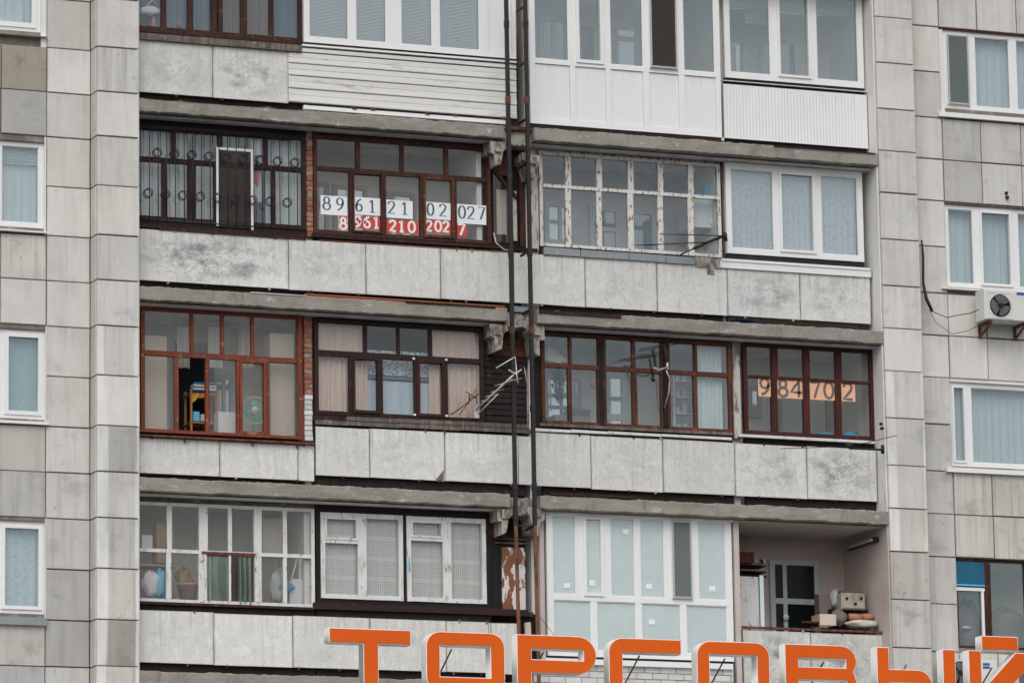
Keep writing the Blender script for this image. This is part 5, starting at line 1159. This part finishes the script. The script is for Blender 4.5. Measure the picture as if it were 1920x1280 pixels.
tag(pbox('board_sheet', (492, 970), (530, 1045), .70, .03, 'beige'), 'pale board behind the old white glazing', 'board')
tag(pbox('cabinet_side', (560, 1040), (578, 1140), .62, .3, 'white_box'), 'white cabinet side at right of the old white glazing', 'cabinet')
x, z = U(520, 1098, .62); tag(blob('plastic_bundle', (x, .62, z), (.12, .1, .26), 'bag_grey', None, .2, 14), 'grey bundle of plastic bags behind the old white glazing', 'bundle')
x, z = U(536, 1100, .55); tag(blob('blue_cloth', (x, .55, z), (.12, .05, .07), 'blue_pl', None, .2, 15), 'blue cloth over the grey plastic bundle', 'cloth')
tag(pbox('white_sack', (543, 1084), (570, 1135), .58, .15, 'bag_white'), 'white sack beside the blue cloth', 'sack')
tag(tube('mop_handle', [P3(557, 1046, .6), P3(546, 1086, .55)], .016, 'white_box'), 'white mop handle leaning in the old white glazing', 'mop')
for i, (a, b) in enumerate(((603, 676), (680, 753), (762, 834), (838, 912))): D('curtain', ['gauze curtain in the first white sash', 'gauze curtain in the second white sash', 'gauze curtain in the third white sash', 'gauze curtain in the fourth white sash'][i], (a, 955+i*3), (b, 1132+i*2), .47, 'c_gauze', 3, .008, 50+i)
x, z = U(838, 1100, .62); tag(blob('brown_sack', (x, .62, z), (.34, .10, .28), 'card', None, .08, 16), 'rounded brown sack behind the gauze curtains', 'sack')
D('curtain', 'grey backdrop cloth behind the gauze curtains', (596, 950), (920, 1150), .90, 'c_grey', 6, .03, 55)
# open balcony things
t = thing('tin_box', 'battered painted tin box on the open balcony', 'tin box', P3(1598, 1148, .9)); x0, z1 = U(1578, 1110, .70); x1, z0 = U(1624, 1143, .70)
cham('body', x0, x1, .70, 1.05, z0, z1, .025, 'tin', t)
for (u, v) in ((.2, .65), (.8, .68), (.55, .35)): lathe('knob', [(.0, -.02), (.022, -.02), (.022, .01)], (x0+(x1-x0)*u, .70, z0+(z1-z0)*v), 'black', t, 'Y', 10)
bx('lid', x0+.01, x1-.03, .74, 1.08, z1+.001, z1+.045, 'w_grey', t, .012)
tag(pbox('dark_bundle', (1537, 1112), (1560, 1150), .95, .2, 'c_plum', None, .02), 'dark bundle left of the tin box', 'bundle'); x, z = U(1566, 1122, .95); tag(blob('grey_bag', (x, .95, z), (.09, .08, .14), 'bag_grey', None, .15, 19), 'pale bag behind the tin box', 'bag')
t = thing('small_carton', 'small open carton on the rail of the open balcony', 'box', P3(1545, 1172, .5)); x0, z1 = U(1537, 1150, .42); x1, z0 = U(1568, 1172, .42); bx('carton_front', x0, x1, .42, .44, z0, z1, 'card_pale', t); boxes('carton_body', [(x0, x0+.015, .44, .72, z0, z1), (x1-.015, x1, .44, .72, z0, z1), (x0+.015, x1-.015, .70, .72, z0, z1)], 'card', t)
t = thing('mat_rolls', 'two brown rolled mats under the tin box', 'mats', P3(1615, 1162, .7)); 
for a, b in ((1592, 1616), (1618, 1640)): xa, za = U(a, 1156, .62); xb = U(b, 1157, .62)[0]; tube('roll', [(xa, .62, za), (xb, .62, za)], .055, 'terracotta', t)
x, z = U(1616, 1170, .5); tag(blob('flat_sack', (x, .5, z), (.27, .15, .07), 'beige', None, .12, 21), 'flat pale sack on the rail under the rolled mats', 'sack')
tag(pbox('dark_store_box', (1560, 1140), (1640, 1185), .8, .4, 'black_pl'), 'dark crate under the tin box', 'crate')
t = thing('wall_shelf', 'dark cluttered shelf at left of the open balcony', 'shelf', P3(1390, 1075, 1.0))
for py in (1056, 1068, 1076): pbox('plank', (1375, py), (1438, py+5), .95, .35, 'w_black', t, .006)
tag(pbox('brick_stack', (1378, 1034), (1413, 1056), .98, .2, 'siding_red', None, .01), 'dark red box on the cluttered shelf', 'box')
tag(pbox('white_board', (1376, 1079), (1424, 1180), .85, .02, 'white_wood'), 'peeling white board at left of the open balcony', 'board'); tag(pbox('leaning_board', (1424, 1078), (1434, 1180), .95, .02, 'pane_pale'), 'narrow light blue panel beside the white board', 'board')
t = thing('strip_lamp', 'dark unlit strip lamp on the side wall of the open balcony', 'lamp', P3(1620, 1005, .6)); xw = XR0-.04; zl = slabz(2)[0]-.22
bx('housing', xw-.05, xw+.035, .35, 1.35, zl, zl+.07, 'metal_dark', t); bx('tube_cover', xw-.10, xw-.05, .40, 1.30, zl+.01, zl+.05, 'grey_box', t)
# outer windows
D('curtain', 'pale tulle in the far left window above the brown tile', (-60, -90), (68, 58), .55, 'c_tulle', 7, .02, 60); x, z = U(29, 50, .46); tag(lathe('bowl', [(.05, -.02), (.10, .0), (.13, .03), (.11, .03)], (x, .47, z), 'white_box'), 'white bowl on the far left sill', 'bowl')
D('curtain', 'pale blue tulle under the half drawn blind', (-60, 300), (78, 430), .52, 'c_tulle', 9, .015, 61)
D('curtain', 'leaf print curtain in the far left window', (-60, 615), (80, 786), .52, 'c_leaf', 5, .012, 62)
D('curtain', 'flowered curtain above the bent zinc sill', (-60, 975), (74, 1150), .52, 'c_lace', 7, .015, 63)
for i, (a, b, y1, y0, m_) in enumerate(((1762, 1990, 55, 230, 'c_tulle'), (1767, 1990, 385, 555, 'c_tulle'), (1776, 2000, 716, 890, 'c_tulle'))):
    D('curtain', ['tulle curtain under the red lintel', 'tulle curtain above the air conditioner', 'tulle curtain in the window with a narrow sash'][i], (a, y1), (b, y0), .55, m_, 16, .02, 70+i)
x, z = U(1886, 1192, .9); tag(blob('brown_heap', (x, .9, z), (.42, .25, .42), 'c_taupe', None, .15, 24), 'heap of brown things behind the bottom right window', 'heap')
x, z = U(1812, 1180, .8); tag(blob('grey_heap', (x, .8, z), (.24, .2, .42), 'c_taupe', None, .2, 25), 'heap of grey things under the blue board', 'heap')
x, z = U(1812, 1176, .58); tag(blob('white_dish', (x, .58, z), (.08, .04, .025), 'white_box', None, .1, 26), 'white dish under the blue board', 'dish')

# loose cables
tag(tube('wire', [P3(1643, 842, .25), P3(1648, 880, .2), P3(1657, 920, .1), P3(1661, 950, .0), P3(1655, 972, .0)], .006, 'w_peel'), 'pale wire looping down beside the right pilaster', 'wire')
tag(tube('wire', [P3(1009, 1152, .0), P3(1030, 1178, -.1), P3(1052, 1206, -.2)], .004, 'black'), 'thin wire running down from the ladder to the sign', 'wire')
tag(tube('wire', [P3(917, 1144, .2), P3(920, 1170, .1), P3(922, 1200, .0), P3(925, 1300, .0)], .005, 'black'), 'thin wire hanging over the bottom left parapet', 'wire')
tag(tube('wire', [P3(926, 437, .3), P3(930, 455, .2), P3(945, 468, .15), P3(960, 470, .15)], .010, 'w_peel'), 'pale cable end drooping below the phone numbers', 'wire')
for px, py in ((1650, 799), (1886, 366), (1335, 668)):
    x, z = U(px, py, .02 if px < 1700 else WY); y = -.01 if px < 1700 else WY-.01
    if px != 1335: tag(boxes('wall_hook', [(x-.02, x+.02, y-.03, y+.012, z+.01, z+.05), (x-.01, x+.03, y-.04, y+.012, z-.06, z-.02)], 'black'), 'small black hook on the right pilaster' if px < 1700 else 'small black hook on the right wall tile', 'hook')

# denser clutter on the open balcony
x, z = U(1572, 1158, .75); tag(blob('dark_sack', (x, .75, z), (.13, .1, .13), 'c_plum', None, .15, 31), 'dark sack behind the small open carton', 'sack')
x, z = U(1645, 1150, .95); tag(blob('black_bag', (x, .95, z), (.14, .15, .22), 'black_pl', None, .18, 32), 'black bag in the right corner of the open balcony', 'bag')
t = thing('plank_bundle', 'brown planks lying on the rail left of the small carton', 'planks', P3(1520, 1172, .45))
for k in range(3): pbox('plank', (1506+k*4, 1163+k*3), (1536, 1166+k*3+1.5), .44+.05*k, .05, 'w_brown', t, .004)
t = thing('jar_row', 'row of small jars on the cluttered shelf', 'jars', P3(1420, 1056, 1.0))
for k in range(4): x, z = U(1418+k*5, 1052, 1.02); lathe('jar', [(.018, -.04), (.02, .02), (.014, .035)], (x, 1.02, z), ['bag_grey', 'terracotta', 'w_black', 'beige'][k], t, 'Z', 10)
